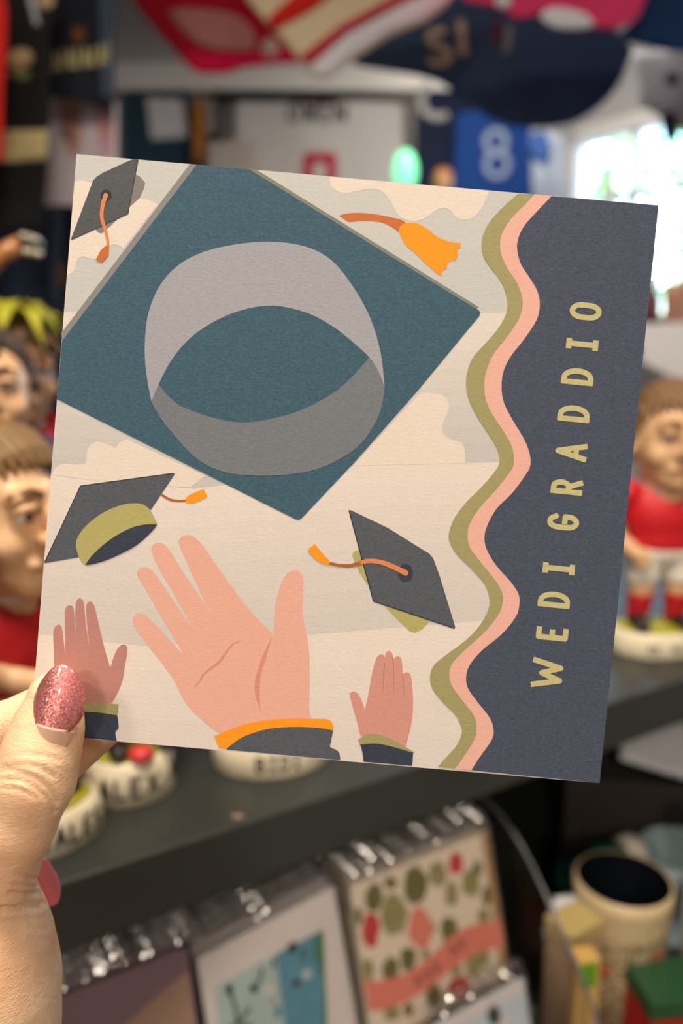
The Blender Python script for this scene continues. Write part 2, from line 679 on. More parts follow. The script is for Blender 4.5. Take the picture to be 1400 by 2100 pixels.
mesh_obj('front_ledge', *box((-.43 + .425) / 2, .365, CAM.z - .582, (.425 + .43) / 2, .035, .012, Msh), M_black, shelf)
mesh_obj('ledge_back', *box((-.43 + .425) / 2, .391, CAM.z - .5455, (.425 + .43) / 2, .004, .0485, Msh), M_black, shelf)
ZLOW = CAM.z - .62
mesh_obj('lower_board', *box((.43 + 1.07) / 2, .58, ZLOW - .015, (1.07 - .43) / 2, .30, .015, Msh, bev=.001), M_black, shelf)
mesh_obj('plinth', *box((U0 + U1) / 2, (PF + PB) / 2 + .02, .06, (U1 - U0) / 2 - .02, (PB - PF) / 2 - .04, .06, Msh), M_black, shelf)
# little chip in the paint near the edge
M_chip = mat('bare_wood_chip', (150, 130, 105), .8)
cpv = on_z(487, 1674, ZSH + .0003)
mesh_obj('paint_chip', [cpv + Vector((math.cos(a) * .004 * (1 + .3 * math.sin(3 * a)), math.sin(a) * .0022, 0)) for a in [k * .628 for k in range(10)]], [list(range(10))], M_chip, shelf)

# raised step at the back of the shelf
riser = thing('display_step', S(-.10, .77, ZSH), 'low black step at the back of the figurine shelf', 'display step')
mesh_obj('step_board', *box(-.10, .74, ZSH + .04, .34, .14, .04, Msh, bev=.002), M_black, riser)
ZST = ZSH + .08

# ------------------------------------------------------------------ the square greeting card
R2 = Vector((0.00122663, -0.03067124, 0.99952877))     # card normal in (right, down, forward)
CT = Vector((-9.42e-05, -0.0101727, 0.2061921))


def cvv(v):
    return v[0] * RIGHT - v[1] * UP + v[2] * FWD


CN = -cvv(R2).normalized()                              # towards the camera
C0 = CAM + cvv(CT)
CORN = [(157, 316), (1350, 421), (1229, 1606), (62, 1505)]
card = thing('greeting_card', on_plane(62, 1505, C0, CN), 'square graduation greeting card held up in the hand', 'card')


def paper(name, rgb, grain=0.09, rough=0.75, spec=0.35):
    """uncoated printed stock: fine fibre speckle and tooth"""
    if name in MATS:
        return MATS[name]
    m = bpy.data.materials.new(name)
    m.use_nodes = True
    nt = m.node_tree
    b = nt.nodes['Principled BSDF']
    b.inputs['Roughness'].default_value = rough
    b.inputs['Specular IOR Level'].default_value = spec
    tc = nt.nodes.new('ShaderNodeTexCoord')
    mp = nt.nodes.new('ShaderNodeMapping')
    mp.inputs['Scale'].default_value = (0.6, 1.0, 1.5)
    nt.links.new(tc.outputs['Object'], mp.inputs['Vector'])
    nz = nt.nodes.new('ShaderNodeTexNoise')
    nz.inputs['Scale'].default_value = 1900
    nz.inputs['Detail'].default_value = 5
    nz.inputs['Roughness'].default_value = 0.65
    nt.links.new(mp.outputs['Vector'], nz.inputs['Vector'])
    cr = nt.nodes.new('ShaderNodeValToRGB')
    c = lin(rgb)
    cr.color_ramp.elements[0].position = 0.32
    cr.color_ramp.elements[0].color = (*[v * (1 - grain) for v in c], 1)
    cr.color_ramp.elements[1].position = 0.70
    cr.color_ramp.elements[1].color = (*[min(1, v * (1 + grain) + grain * .02) for v in c], 1)
    nt.links.new(nz.outputs['Fac'], cr.inputs[0])
    nt.links.new(cr.outputs[0], b.inputs['Base Color'])
    bp = nt.nodes.new('ShaderNodeBump')
    bp.inputs['Strength'].default_value = 0.5
    bp.inputs['Distance'].default_value = 0.00006
    n2 = nt.nodes.new('ShaderNodeTexNoise')
    n2.inputs['Scale'].default_value = 1100
    n2.inputs['Detail'].default_value = 3
    nt.links.new(mp.outputs['Vector'], n2.inputs['Vector'])
    nt.links.new(n2.outputs['Fac'], bp.inputs['Height'])
    nt.links.new(bp.outputs['Normal'], b.inputs['Normal'])
    MATS[name] = m
    return m


P_cream = paper('card_stock_cream', (228, 219, 210), .05)
P_sky = paper('ink_pale_grey', (196, 198, 196), .05)
P_mid = paper('ink_grey_beige', (212, 207, 200), .05)
P_cloud = paper('ink_cloud_cream', (226, 214, 202), .05)
P_blue = paper('ink_petrol_blue', (56, 90, 108), .28)
P_grey1 = paper('ink_mid_grey', (160, 161, 168), .10)
P_grey2 = paper('ink_dark_grey', (114, 119, 126), .14)
P_edge = paper('ink_edge_grey', (134, 134, 134), .1)
P_edge2 = paper('ink_edge_olive_grey', (124, 130, 120), .1)
P_char = paper('ink_charcoal', (80, 86, 95), .22)
P_char2 = paper('ink_warm_charcoal', (80, 84, 86), .22)
P_taupe = paper('ink_taupe', (128, 124, 120), .12)
P_navy = paper('ink_navy_grey', (66, 75, 94), .30)
P_navyd = paper('ink_deep_navy', (48, 56, 74), .25)
P_olive = paper('ink_olive', (158, 152, 104), .10)
P_olive2 = paper('ink_light_olive', (174, 168, 104), .10)
P_pink = paper('ink_salmon', (228, 176, 162), .06)
P_orange = paper('ink_orange', (250, 152, 20), .06)
P_rust = paper('ink_rust', (196, 108, 52), .10)
P_rustl = paper('ink_light_rust', (216, 132, 82), .10)
P_brown = paper('ink_brown', (166, 100, 48), .10)
P_hand = paper('ink_peach', (226, 172, 154), .05)
P_crease = paper('ink_crease_pink', (214, 142, 128), .06)
P_handl = paper('ink_rose_brown', (182, 130, 122), .06)
P_handr = paper('ink_rose', (206, 146, 134), .06)
P_line = paper('ink_line_rose', (178, 112, 96), .06)
P_gold = paper('ink_gold', (192, 184, 130), .12)
P_ink = paper('ink_black_blue', (42, 48, 58), .2)

q = [on_plane(x, y, C0, CN) for x, y in CORN]


def slab(name, z0, z1, m, parent):
    V = [p + CN * z0 for p in q] + [p + CN * z1 for p in q]
    return mesh_obj(name, V, [[0, 3, 2, 1], [4, 5, 6, 7], [0, 1, 5, 4], [1, 2, 6, 5], [2, 3, 7, 6], [3, 0, 4, 7]], m, parent, recalc=True)


front = slab('front_panel', -.0004, 0.0, P_cream, card)
tag(front, 'cream card front printed with caps, hands and a navy strip')
slab('back_panel', -.0011, -.0006, P_cream, card)
LAY = [0]


def flat(name, loops, m, layer, sub=None):
    """a printed shape on the card front: loops = outline (and holes) in photo pixels"""
    if isinstance(loops[0][0], (int, float)):
        loops = [loops]
    P3 = [[Vector((x, y, 0)) for x, y in lp] for lp in loops]
    tris = tessellate_polygon(P3)
    V = [on_plane(x, y, C0, CN) + CN * (.00002 * layer + .00001) for lp in loops for x, y in lp]
    F = []
    for t in tris:
        a, b, c = [V[i] for i in t]
        F.append(t if (b - a).cross(c - a).dot(CN) > 0 else t[::-1])
    return mesh_obj(name, V, F, m, front)


def flat_polys(name, polys, m, layer, parent=None):
    V, F = [], []
    for pl in polys:
        k = len(V)
        pts = [on_plane(x, y, C0, CN) + CN * (.00002 * layer + .00001 + 1e-7 * len(F)) for x, y in pl]
        V += pts
        f = list(range(k, k + len(pts)))
        nn = sum(((pts[i] - pts[0]).cross(pts[i + 1] - pts[0]) for i in range(1, len(pts) - 1)), Vector())
        F.append(f if nn.dot(CN) > 0 else f[::-1])
    return mesh_obj(name, V, F, m, parent or front)


def Z_(off, s, pts):
    return [(off[0] + x / s, off[1] + y / s) for x, y in pts]


def sm(pts, corners=(), sub=5):
    return smooth_line(pts, True, sub, corners)


# -- graded sky bands (each fades from cream to grey)
def lerp2(a, b, t):
    return tuple(a[k] + (b[k] - a[k]) * t for k in range(3))


def yline(pl, x):
    for i in range(len(pl) - 1):
        if x <= pl[i + 1][0] or i == len(pl) - 2:
            t = (x - pl[i][0]) / (pl[i + 1][0] - pl[i][0])
            return pl[i][1] + (pl[i + 1][1] - pl[i][1]) * t


TOPL = [(157, 316), (1350, 421)]
BOTL = [(62, 1505), (1229, 1606)]
B1 = [(60, 640), (1039, 642), (1300, 642)]
B2 = [(60, 968), (105, 973), (166, 982), (400, 1003), (633, 970), (723, 955), (1023, 948), (1300, 946)]
B3 = [(60, 1299), (77, 1301), (253, 1320), (296, 1326), (634, 1302), (990, 1273), (1300, 1262)]


def left_x(y):
    return 157 + (62 - 157) * (y - 316) / (1505 - 316) + .6


XR_ = 1110


def band(la, lb, ca, cb, n, tag_):
    for k in range(n):
        t0, t1 = k / n, (k + 1) / n
        up, dn = [], []
        for i in range(25):
            f = i / 24
            def pt(t):
                x = 100 + (XR_ - 100) * f
                for _ in range(3):
                    y = yline(la, x) * (1 - t) + yline(lb, x) * t
                    x0 = left_x(y)
                    x = x0 + (XR_ - x0) * f
                return (x, y)
            up.append(pt(t0))
            dn.append(pt(t1))
        c = lerp2(ca, cb, (t0 + t1) / 2)
        polys = [[up[i], up[i + 1], dn[i + 1], dn[i]] for i in range(24)]
        flat_polys('printed_sky_band', polys, paper('ink_sky_%s_%d' % (tag_, k), c, .05), 0)


CREAM = (226, 215, 205)
band(TOPL, B1, (198, 198, 194), (194, 196, 194), 2, 'a')
band(B1, B2, (222, 213, 205), (194, 191, 188), 8, 'b')
band(B2, B3, CREAM, (206, 199, 194), 8, 'c')
band(B3, BOTL, CREAM, (216, 207, 200), 4, 'd')
# -- clouds
flat('printed_cloud', sm([(153.6, 372), (167, 369), (185, 374), (230, 385), (287, 406.5), (302, 409.5), (324, 418), (253, 510), (243, 503), (233, 501), (222.5, 507), (210, 525), (197, 531), (182, 529.5),
                          (170, 526), (160, 531), (156, 540), (153, 552), (145, 561), (137.8, 566)], corners=(0, 6, 7, 19), sub=4), P_cloud, 1)
cu = Z_((500, 300), 2.8, [(497, 176), (492, 204), (510, 240), (550, 265), (600, 268), (660, 255), (730, 243), (790, 258), (830, 300), (860, 350), (890, 400), (940, 425), (1000, 428), (1060, 400), (1100, 370), (1150, 353), (1190, 375), (1220, 410), (1260, 422), (1310, 410), (1360, 360), (1395, 285), (1406, 256)])
flat('printed_cloud', [(x, y) for x, y in smooth_line(cu, False, 4)], P_cloud, 1)
cl = [(862, 806), (901, 808), (917.6, 822), (919, 841.5), (909, 865), (907, 885), (921, 900), (944, 908), (953, 924), (954, 950)]
flat('printed_cloud', smooth_line(cl, False, 5) + [(723, 955), (760, 915)], P_cloud, 1)
c3 = Z_((80, 700), 2.8, [(72, 765), (90, 735), (110, 715), (150, 703), (240, 708), (270, 695), (275, 650), (285, 610), (320, 580), (360, 580), (410, 600), (440, 615), (460, 585), (500, 565), (560, 590)])
flat('printed_cloud', smooth_line(c3, False, 4, corners=(11,)) + [(420, 975), (390, 1000), (250, 990), (166, 982), (106, 973)], P_cloud, 1)
# -- small cap at the top corner
flat('printed_cap_crown', [(276.5, 357), (287, 362.4), (297.5, 375), (294.5, 387), (287, 405), (266, 424.5), (243.5, 447), (230, 460.5), (209, 478.5), (203, 477.6), (195.5, 471), (230, 400)], P_taupe, 2)
flat('printed_cap_board', [(284, 327.5), (262.4, 438.6), (147.8, 492), (145.6, 490), (191, 370.5), (199, 362), (212, 354), (272, 326.5)], P_char2, 3)
flat_polys('printed_cap_edge', stroke2d([(283, 328), (262.4, 438.6), (147, 491.5)], 1.6), P_ink, 4)
flat('printed_button', arc(217.4, 401, 11.5, 12, 0, 345, 24), P_ink, 5)
flat_polys('printed_cord', stroke2d(smooth_line([(217.8, 399), (213, 413), (210, 426), (209, 447), (216.5, 474), (221, 492), (221.4, 507)], False, 5), [9.5 - 4.5 * i / 30 for i in range(31)]), P_rustl, 6)
flat('printed_tassel', [(218, 503), (223.4, 506), (222.8, 523.5), (215, 532), (207.5, 540), (204.5, 535.5), (201, 536), (196.4, 533.4), (206, 514.5)], P_rust, 7)
# -- the big mortarboard
flat('printed_board_edge', [(389, 336.8), (404, 338), (127.5, 702), (125.8, 683)], P_edge, 3)
flat('printed_board_edge', [(509, 347.3), (527, 348.8), (981, 629.5), (972, 640)], P_edge2, 3)
flat('printed_mortarboard', [(403, 338), (511, 347.5), (974, 632.5), (981, 636), (984.5, 641), (983, 647), (857, 800), (724.6, 950), (619, 1062), (611.4, 1066.8), (604, 1064), (117.2, 818.5), (127, 700)], P_blue, 4)
up_o = smooth_line([(310.5, 823), (300, 765), (297, 705), (305, 640), (330, 582), (370, 541), (420, 516), (480, 502), (540, 496), (600, 500), (650, 515), (690, 544), (730, 598), (760, 655), (780, 722), (788.6, 794.6)], False, 4)
up_i = smooth_line([(788.6, 794.6), (775, 760), (757, 733), (735, 712), (690, 675), (640, 646), (590, 631), (550, 627), (500, 635), (450, 654), (400, 685), (362, 724), (335, 768), (310.5, 823)], False, 4)
flat('printed_cap_opening', up_o + up_i[1:-1], P_grey1, 5)
lo_ = smooth_line([(326, 789), (345, 812), (370, 832), (420, 852), (470, 864), (510, 866), (560, 858), (620, 840), (680, 808), (720, 775), (757, 733), (775, 760), (788.6, 794), (782, 835), (765, 875), (735, 915), (690, 945), (640, 965), (580, 974), (510, 975), (450, 965), (400, 938), (355, 890), (330, 858), (310.5, 823)], True, 4, corners=(0, 10, 12, 24))
flat('printed_cap_band', lo_, P_grey2, 6)
# -- orange tassel of the big board
flat('printed_cord', sm([(694.6, 442.5), (707, 438.6), (732, 436.4), (764, 438.6), (796, 444.6), (825, 452), (836, 466), (820, 476), (807, 468), (786, 457), (764, 453.6), (743, 453), (715, 455)], corners=(0, 12), sub=3), P_rust, 2)
flat('printed_tassel', sm(Z_((500, 300), 2.8, [(925, 442), (960, 438), (1000, 445), (1060, 480), (1110, 520), (1180, 548), (1242, 555), (1245, 580), (1222, 590), (1228, 620), (1215, 655), (1175, 662), (1165, 700), (1140, 715), (1130, 745), (1095, 718), (1050, 680), (980, 610), (930, 570), (905, 530), (890, 490), (900, 460)]), corners=(6, 7, 8, 10, 12, 14), sub=3), P_orange, 3)
# -- cap with olive band, lower edge of the board
zc = lambda p: Z_((80, 700), 2.8, p)
flat('printed_cap_board', zc([(238, 830), (770, 755), (780, 762), (640, 970), (480, 1120), (225, 1240), (35, 1273), (31, 1265)]), P_char, 3)
flat_polys('printed_cap_edge', stroke2d(zc([(33, 1270), (238, 830), (772, 757)]), 1.6), P_ink, 4)
flat('printed_cap_band', sm(zc([(213, 1165), (225, 1120), (270, 1060), (350, 995), (430, 955), (510, 932), (580, 932), (620, 950), (645, 980), (680, 1050), (620, 1052), (540, 1067), (440, 1117), (360, 1177), (300, 1235), (265, 1283), (240, 1255), (220, 1210)]), corners=(9, 15), sub=3), P_olive2, 5)
flat('printed_cap_opening', sm(zc([(266, 1284), (300, 1235), (360, 1177), (440, 1117), (540, 1067), (620, 1051), (679, 1052), (640, 1100), (560, 1170), (460, 1225), (370, 1262), (300, 1281)]), corners=(0, 6), sub=3), P_navyd, 6)
flat_polys('printed_cord', stroke2d(smooth_line(zc([(703, 880), (750, 908), (800, 917), (848, 915)]), False, 5), 5.2), P_brown, 2)
flat('printed_tassel', zc([(842, 902), (858, 884), (885, 872), (945, 847), (950, 862), (957, 874), (968, 890), (930, 912), (880, 931), (840, 926)]), P_orange, 4)
# -- cap seen from above
zd = lambda p: Z_((580, 950), 2.8, p)
flat('printed_cap_crown', zd([(397, 525), (405, 510), (435, 497), (500, 705), (488, 700), (440, 630), (410, 565)]), P_olive2, 2)
flat('printed_cap_crown', zd([(560, 795), (840, 900), (845, 905), (795, 955), (755, 973), (725, 963), (640, 880)]), P_olive2, 2)
flat('printed_cap_board', zd([(376, 272), (382, 268), (395, 272), (600, 370), (838, 518), (862, 545), (900, 650), (989, 940), (984, 950), (520, 793), (450, 540)]), P_char, 3)
flat_polys('printed_cap_edge', stroke2d(zd([(380, 272), (452, 545), (520, 792), (984, 948)]), 2.2), P_ink, 4)
flat('printed_button', arc(831, 1174.5, 15.5, 18.5, 0, 345, 24), P_navyd, 5)
cd = smooth_line(zd([(712, 634), (650, 602), (570, 570), (500, 560), (455, 568), (420, 580), (380, 588), (320, 585), (262, 572)]), False, 5)
flat_polys('printed_cord', stroke2d(cd[:22], [11 - i * .12 for i in range(22)]), P_rustl, 6)
flat_polys('printed_cord', stroke2d(cd[21:], [8.5 - i * .15 for i in range(len(cd) - 21)]), P_brown, 6)
flat('printed_tassel', zd([(272, 568), (258, 584), (215, 570), (180, 545), (155, 515), (138, 498), (158, 492), (148, 480), (168, 480), (179, 460), (195, 478), (235, 525), (262, 553)]), P_orange, 7)
# -- hands
ze = lambda p: Z_((60, 1050), 2.3333, p)
bh = ze([(905, 1058), (840, 1005), (760, 930), (720, 860), (690, 800), (640, 730), (600, 680), (540, 600), (505, 550), (495, 515), (510, 490), (535, 485), (565, 500), (610, 545), (680, 620), (737, 682),
         (715, 640), (650, 530), (590, 430), (545, 350), (517, 305), (520, 280), (545, 265), (575, 272), (605, 300), (660, 380), (720, 470), (797, 583),
         (740, 480), (680, 370), (620, 270), (585, 190), (590, 160), (615, 147), (645, 155), (680, 195), (730, 280), (800, 380), (880, 498),
         (830, 410), (780, 300), (735, 200), (715, 150), (725, 120), (755, 110), (790, 120), (830, 160), (875, 225), (950, 330), (1030, 440), (1100, 520), (1168, 588),
         (1170, 520), (1175, 450), (1195, 370), (1220, 310), (1250, 282), (1280, 278), (1305, 300), (1312, 340), (1308, 420), (1310, 500), (1325, 580), (1340, 680), (1341, 850), (1338, 930), (1350, 995), (1200, 1005), (1000, 1045)])
flat('printed_hand', sm(bh, corners=(0, 15, 27, 38, 51, 66), sub=3), P_hand, 2)
c1 = smooth_line(ze([(1012, 615), (975, 632), (945, 668), (910, 715), (880, 740), (835, 775), (815, 810), (790, 840)]), False, 4)
flat_polys('printed_palm_line', stroke2d(c1, [1.0 + 4.2 * math.sin(math.pi * i / (len(c1) - 1)) for i in range(len(c1))]), P_crease, 3)
flat('printed_palm_line', sm(ze([(1162, 596), (1120, 680), (1085, 780), (1079, 860), (1105, 955), (1102, 880), (1108, 780), (1135, 690)]), corners=(0, 4), sub=4), P_crease, 3)
flat('printed_cuff', sm([(439, 1509.5), (471, 1496), (510, 1483), (553, 1475.5), (596, 1473.5), (650, 1474), (673, 1475), (683, 1487), (683, 1498), (650, 1492), (600, 1491), (553, 1495), (510, 1507), (485, 1520), (462, 1535.5), (449, 1534)], corners=(0, 14, 15, 8), sub=3), P_orange, 4)
flat('printed_sleeve', sm([(463, 1537), (485, 1519), (510, 1506), (553, 1494), (600, 1490.5), (655, 1492.5), (683, 1498), (678, 1522), (677, 1532), (690, 1538), (696, 1546), (697.5, 1558.5)], corners=(0, 6, 11), sub=3), P_char, 5)
lh = ze([(122, 760), (118, 680), (115, 600), (118, 560), (135, 540), (152, 545), (160, 580), (168, 640), (173, 685), (172, 560), (170, 480), (180, 452), (195, 447), (212, 460), (218, 540), (224, 650),
         (220, 530), (222, 440), (235, 415), (250, 416), (262, 440), (270, 530), (288, 645), (275, 520), (273, 450), (285, 430), (300, 432), (315, 460), (340, 570), (365, 670), (388, 745),
         (405, 690), (425, 650), (450, 633), (468, 645), (468, 680), (455, 750), (445, 810), (420, 870), (395, 914), (250, 925), (150, 900)])
flat('printed_hand', sm(lh, corners=(8, 15, 22, 30, 39), sub=3), P_handl, 2)
flat('printed_cuff', sm(ze([(150, 915), (240, 911), (300, 910), (428, 920), (422, 973), (330, 960), (245, 956), (150, 956)]), corners=(0, 3, 4, 7), sub=3), P_olive, 4)
flat('printed_sleeve', sm(ze([(150, 955), (245, 955), (330, 959), (421, 972), (428, 1030), (412, 1052), (419, 1096), (280, 1082), (150, 1068)]), corners=(0, 3, 6, 8), sub=3), P_navyd, 5)
zf = lambda p: Z_((650, 1250), 2.1538, p)
rhd = zf([(195, 560), (180, 510), (160, 440), (145, 385), (145, 368), (165, 362), (185, 378), (200, 410), (210, 445), (225, 380), (245, 270), (262, 215), (275, 200), (292, 200), (298, 215), (303, 192), (318, 182), (332, 195), (338, 225), (345, 210), (360, 208), (373, 222), (378, 285), (392, 277), (410, 285), (418, 320), (424, 420), (415, 510), (390, 605), (330, 585), (250, 560)])
flat('printed_hand', sm(rhd, corners=(8, 14, 18, 22, 28), sub=3), P_handr, 2)
for a, b in (((297, 235), (290, 370)), ((335, 215), (340, 370)), ((378, 285), (382, 390))):
    flat_polys('printed_finger_line', stroke2d(zf([a, b]), [2.2, .6]), P_line, 3)
flat('printed_cuff', sm(zf([(180, 575), (215, 553), (260, 550), (320, 568), (380, 600), (425, 628), (422, 634), (330, 608), (260, 594), (190, 598)]), corners=(0, 5, 9), sub=3), P_olive, 4)
flat('printed_sleeve', sm(zf([(190, 596), (260, 591), (330, 605), (424, 632), (420, 690), (205, 671.5), (200, 630)]), corners=(0, 3, 4, 5), sub=3), P_navyd, 5)
# -- waves and navy strip
z7, z8 = (lambda p: Z_((850, 370), 2.5455, p)), (lambda p: Z_((850, 950), 2.8, p))
wl = z7([(540, 70), (480, 122), (400, 205), (358, 280), (348, 340), (360, 400), (400, 460), (440, 510), (470, 570), (484, 640), (475, 700), (430, 780), (360, 860), (300, 930), (272, 1010), (268, 1080), (285, 1150), (330, 1240), (390, 1330), (430, 1400), (442, 1470)]) + \
     z8([(450, 60), (370, 150), (290, 230), (225, 320), (197, 400), (200, 450), (240, 520), (320, 600), (400, 690), (428, 770), (425, 830), (380, 920), (300, 1010), (180, 1100), (110, 1160), (88, 1220), (100, 1290), (160, 1370), (230, 1440), (262, 1500), (270, 1550), (240, 1620), (170, 1700), (132, 1743)])
wm = z7([(626, 73), (570, 132), (500, 205), (455, 280), (445, 340), (455, 400), (490, 470), (530, 530), (558, 600), (562, 660), (540, 730), (480, 820), (410, 910), (372, 1000), (364, 1070), (372, 1150), (410, 1230), (470, 1320), (510, 1400), (516, 1480)]) + \
     z8([(540, 60), (460, 160), (370, 260), (315, 350), (304, 420), (320, 490), (380, 570), (460, 670), (500, 740), (505, 800), (480, 870), (400, 970), (280, 1080), (215, 1150), (198, 1210), (215, 1280), (280, 1370), (340, 1450), (355, 1520), (340, 1590), (270, 1700), (232, 1752)])
wr = z7([(714, 83), (640, 160), (570, 240), (538, 310), (535, 370), (555, 440), (600, 510), (640, 580), (652, 650), (635, 730), (570, 830), (500, 920), (462, 1000), (453, 1080), (465, 1160), (510, 1250), (570, 1350), (600, 1430), (602, 1490)]) + \
     z8([(640, 60), (560, 170), (470, 260), (415, 360), (400, 430), (415, 500), (470, 590), (550, 680), (595, 750), (600, 810), (580, 880), (500, 980), (390, 1070), (320, 1150), (295, 1220), (305, 1290), (360, 1370), (430, 1460), (452, 1530), (440, 1590), (370, 1690), (325, 1762)])
wl, wm, wr = [smooth_line(w, False, 4) for w in (wl, wm, wr)]
flat('printed_wave', wl + wm[::-1], P_olive, 6)
flat('printed_wave', wm + wr[::-1], P_pink, 7)
flat('printed_strip', wr + [(1228.6, 1605.5), (1349.4, 421.5)], P_navy, 8)
# -- lettering up the strip
EX, EY = Vector((0.1016, -0.9948)), Vector((-0.9952, -0.0985))
for ch, x, y, w in (('W', 1122, 1380.5, 61), ('E', 1131.5, 1299.5, 27), ('D', 1135.5, 1229.5, 33), ('I', 1145, 1166, 23), ('G', 1154, 1070.5, 33), ('R', 1162, 998.5, 31),
                    ('A', 1170.5, 926.5, 37), ('D', 1175.8, 848.5, 34), ('D', 1183.5, 772.5, 34), ('I', 1193, 706.5, 23), ('O', 1200, 639, 36)):
    tw = 11.2
    polys = []
    for st in LET[ch]:
        pts = []
        for a, b in st:
            v = Vector((x, y)) + EX * ((a - .5) * (w - tw)) + EY * ((b - .5) * (66 - tw))
            pts.append((v.x, v.y))
        e0 = (Vector(pts[0]) - Vector(pts[1])).normalized() * tw * .42
        e1 = (Vector(pts[-1]) - Vector(pts[-2])).normalized() * tw * .42
        pts[0] = tuple(Vector(pts[0]) + e0)
        pts[-1] = tuple(Vector(pts[-1]) + e1)
        polys += stroke2d(pts, tw)
    flat_polys('printed_letter', polys, P_gold, 10)

# ------------------------------------------------------------------ the hand that holds it
def Hm(x, y, Z):
    return np.array([(x - CX) / FPX * Z, (y - CY) / FPX * Z, Z]) * 1000


sd = SDF((-175, 30, 178), (-50, 205, 305), 0.7)
sd.chain([Hm(114, 1434, .2008), Hm(97, 1500, .1998), Hm(82, 1550, .1985), Hm(70, 1600, .1985), Hm(32, 1690, .201), Hm(-16, 1790, .206), Hm(-44, 1862, .210)],
         [7.0, 8.5, 9.2, 9.7, 9.6, 10.8, 13.6], 2.0)
sd.chain([Hm(-44, 1862, .210), Hm(-40, 1925, .2115), Hm(-45, 2010, .213), Hm(-48, 2110, .214), Hm(-170, 2300, .232)], [13.6, 17.2, 20.2, 20.5, 21], 4)
sd.chain([Hm(-400, 1850, .240), Hm(-190, 1610, .236), Hm(0, 1505, .224), Hm(150, 1432, .2182)], [10, 8.9, 8.1, 7.2], 2.5)       # index
sd.chain([Hm(-420, 1960, .252), Hm(-130, 1760, .250), Hm(80, 1590, .231), Hm(210, 1476, .2190)], [10, 9, 8.3, 7.2], 1.5)          # middle
sd.chain([Hm(-410, 2060, .258), Hm(-130, 1900, .285), Hm(-10, 1795, .262), Hm(62, 1815, .240)], [10, 8.8, 7.6, 6.2], 1.5)         # ring
sd.chain([Hm(-370, 2140, .258), Hm(-150, 2010, .280), Hm(-60, 1935, .262), Hm(-20, 1960, .246)], [9, 7.8, 6.8, 5.8], 1.5)         # little
for m in ((-400, 1850, .240), (-420, 1960, .252), (-410, 2060, .258), (-370, 2140, .258)):
    sd.cap(Hm(*m), Hm(-190, 2290, .236), 11, 17, 7)
sd.cap(Hm(-330, 1960, .236), Hm(-120, 2010, .222), 12, 16, 8)
sd.cap(Hm(-170, 2290, .233), Hm(-420, 2640, .25), 20, 24, 6)
hv, hf = sd.mesh()
# skin folds: shallow grooves along drawn lines on the thumb side that faces the camera
pxs = np.stack([hv[:, 0] / hv[:, 2] * FPX + CX, hv[:, 1] / hv[:, 2] * FPX + CY], 1)
e1 = hv[hf[:, 1]] - hv[hf[:, 0]]
e2 = hv[hf[:, 2]] - hv[hf[:, 0]]
fn = np.cross(e1, e2)
vn = np.zeros_like(hv)
for k in range(4):
    np.add.at(vn, hf[:, k], fn)
vn /= np.maximum(np.linalg.norm(vn, axis=1), 1e-9)[:, None]
front_side = (hv[:, 2] < 216) & (vn[:, 2] < 0.35)
folds = [([(0, 1583), (25, 1580), (60, 1590), (95, 1612), (118, 1642)], .55, 5), ([(0, 1598), (35, 1597), (70, 1612), (100, 1640), (112, 1662)], .5, 5),
         ([(0, 1572), (40, 1568), (80, 1574), (112, 1592)], .35, 4), ([(45, 1545), (90, 1550), (125, 1560)], .22, 4), ([(0, 1614), (40, 1618), (75, 1636)], .3, 4),
         ([(35, 1790), (60, 1800), (78, 1802)], .4, 4), ([(20, 1830), (50, 1832), (80, 1830)], .5, 4), ([(0, 1866), (40, 1862), (84, 1856)], 1.1, 6), ([(30, 1815), (78, 1817)], .3, 4),
         ([(60, 1900), (95, 1905)], .3, 4), ([(60, 1925), (102, 1930)], .25, 4), ([(70, 1960), (112, 1964)], .2, 4), ([(75, 2000), (117, 2003)], .22, 4), ([(75, 2045), (118, 2047)], .2, 4)]
for pl, dep, wd in folds:
    L = smooth_line(pl, False, 6)
    best = np.full(len(hv), 1e9)
    for i in range(len(L) - 1):
        a, b = np.array(L[i]), np.array(L[i + 1])
        t = np.clip(((pxs - a) @ (b - a)) / max((b - a) @ (b - a), 1e-9), 0, 1)
        best = np.minimum(best, np.linalg.norm(pxs - a - t[:, None] * (b - a), axis=1))
    dep *= 1.05
    g = dep * np.exp(-(best / wd) ** 2) - dep * .35 * np.exp(-((best - 2.2 * wd) / wd) ** 2)
    hv -= vn * (g * front_side)[:, None]


def cvw(a):
    a = np.asarray(a) / 1000.0
    r, u, f = np.array(RIGHT), np.array(UP), np.array(FWD)
    return np.array(CAM) + a[:, :1] * r - a[:, 1:2] * u + a[:, 2:3] * f


# skin: warm, slightly translucent, with fine lines
M_skin = bpy.data.materials.new('skin')
M_skin.use_nodes = True
nt = M_skin.node_tree
b = nt.nodes['Principled BSDF']
b.inputs['Roughness'].default_value = 0.48
b.inputs['Specular IOR Level'].default_value = 0.45
b.inputs['Subsurface Weight'].default_value = 0.35
b.inputs['Subsurface Radius'].default_value = (1.0, 0.35, 0.2)
b.inputs['Subsurface Scale'].default_value = 0.003
tc = nt.nodes.new('ShaderNodeTexCoord')
nz = nt.nodes.new('ShaderNodeTexNoise')
nz.inputs['Scale'].default_value = 70
nz.inputs['Detail'].default_value = 5
nt.links.new(tc.outputs['Object'], nz.inputs['Vector'])
cr = nt.nodes.new('ShaderNodeValToRGB')
cr.color_ramp.elements[0].position = .35
cr.color_ramp.elements[0].color = (*lin((236, 186, 146)), 1)
cr.color_ramp.elements[1].position = .68
cr.color_ramp.elements[1].color = (*lin((250, 214, 176)), 1)
nt.links.new(nz.outputs['Fac'], cr.inputs[0])
nt.links.new(cr.outputs[0], b.inputs['Base Color'])
mp = nt.nodes.new('ShaderNodeMapping')
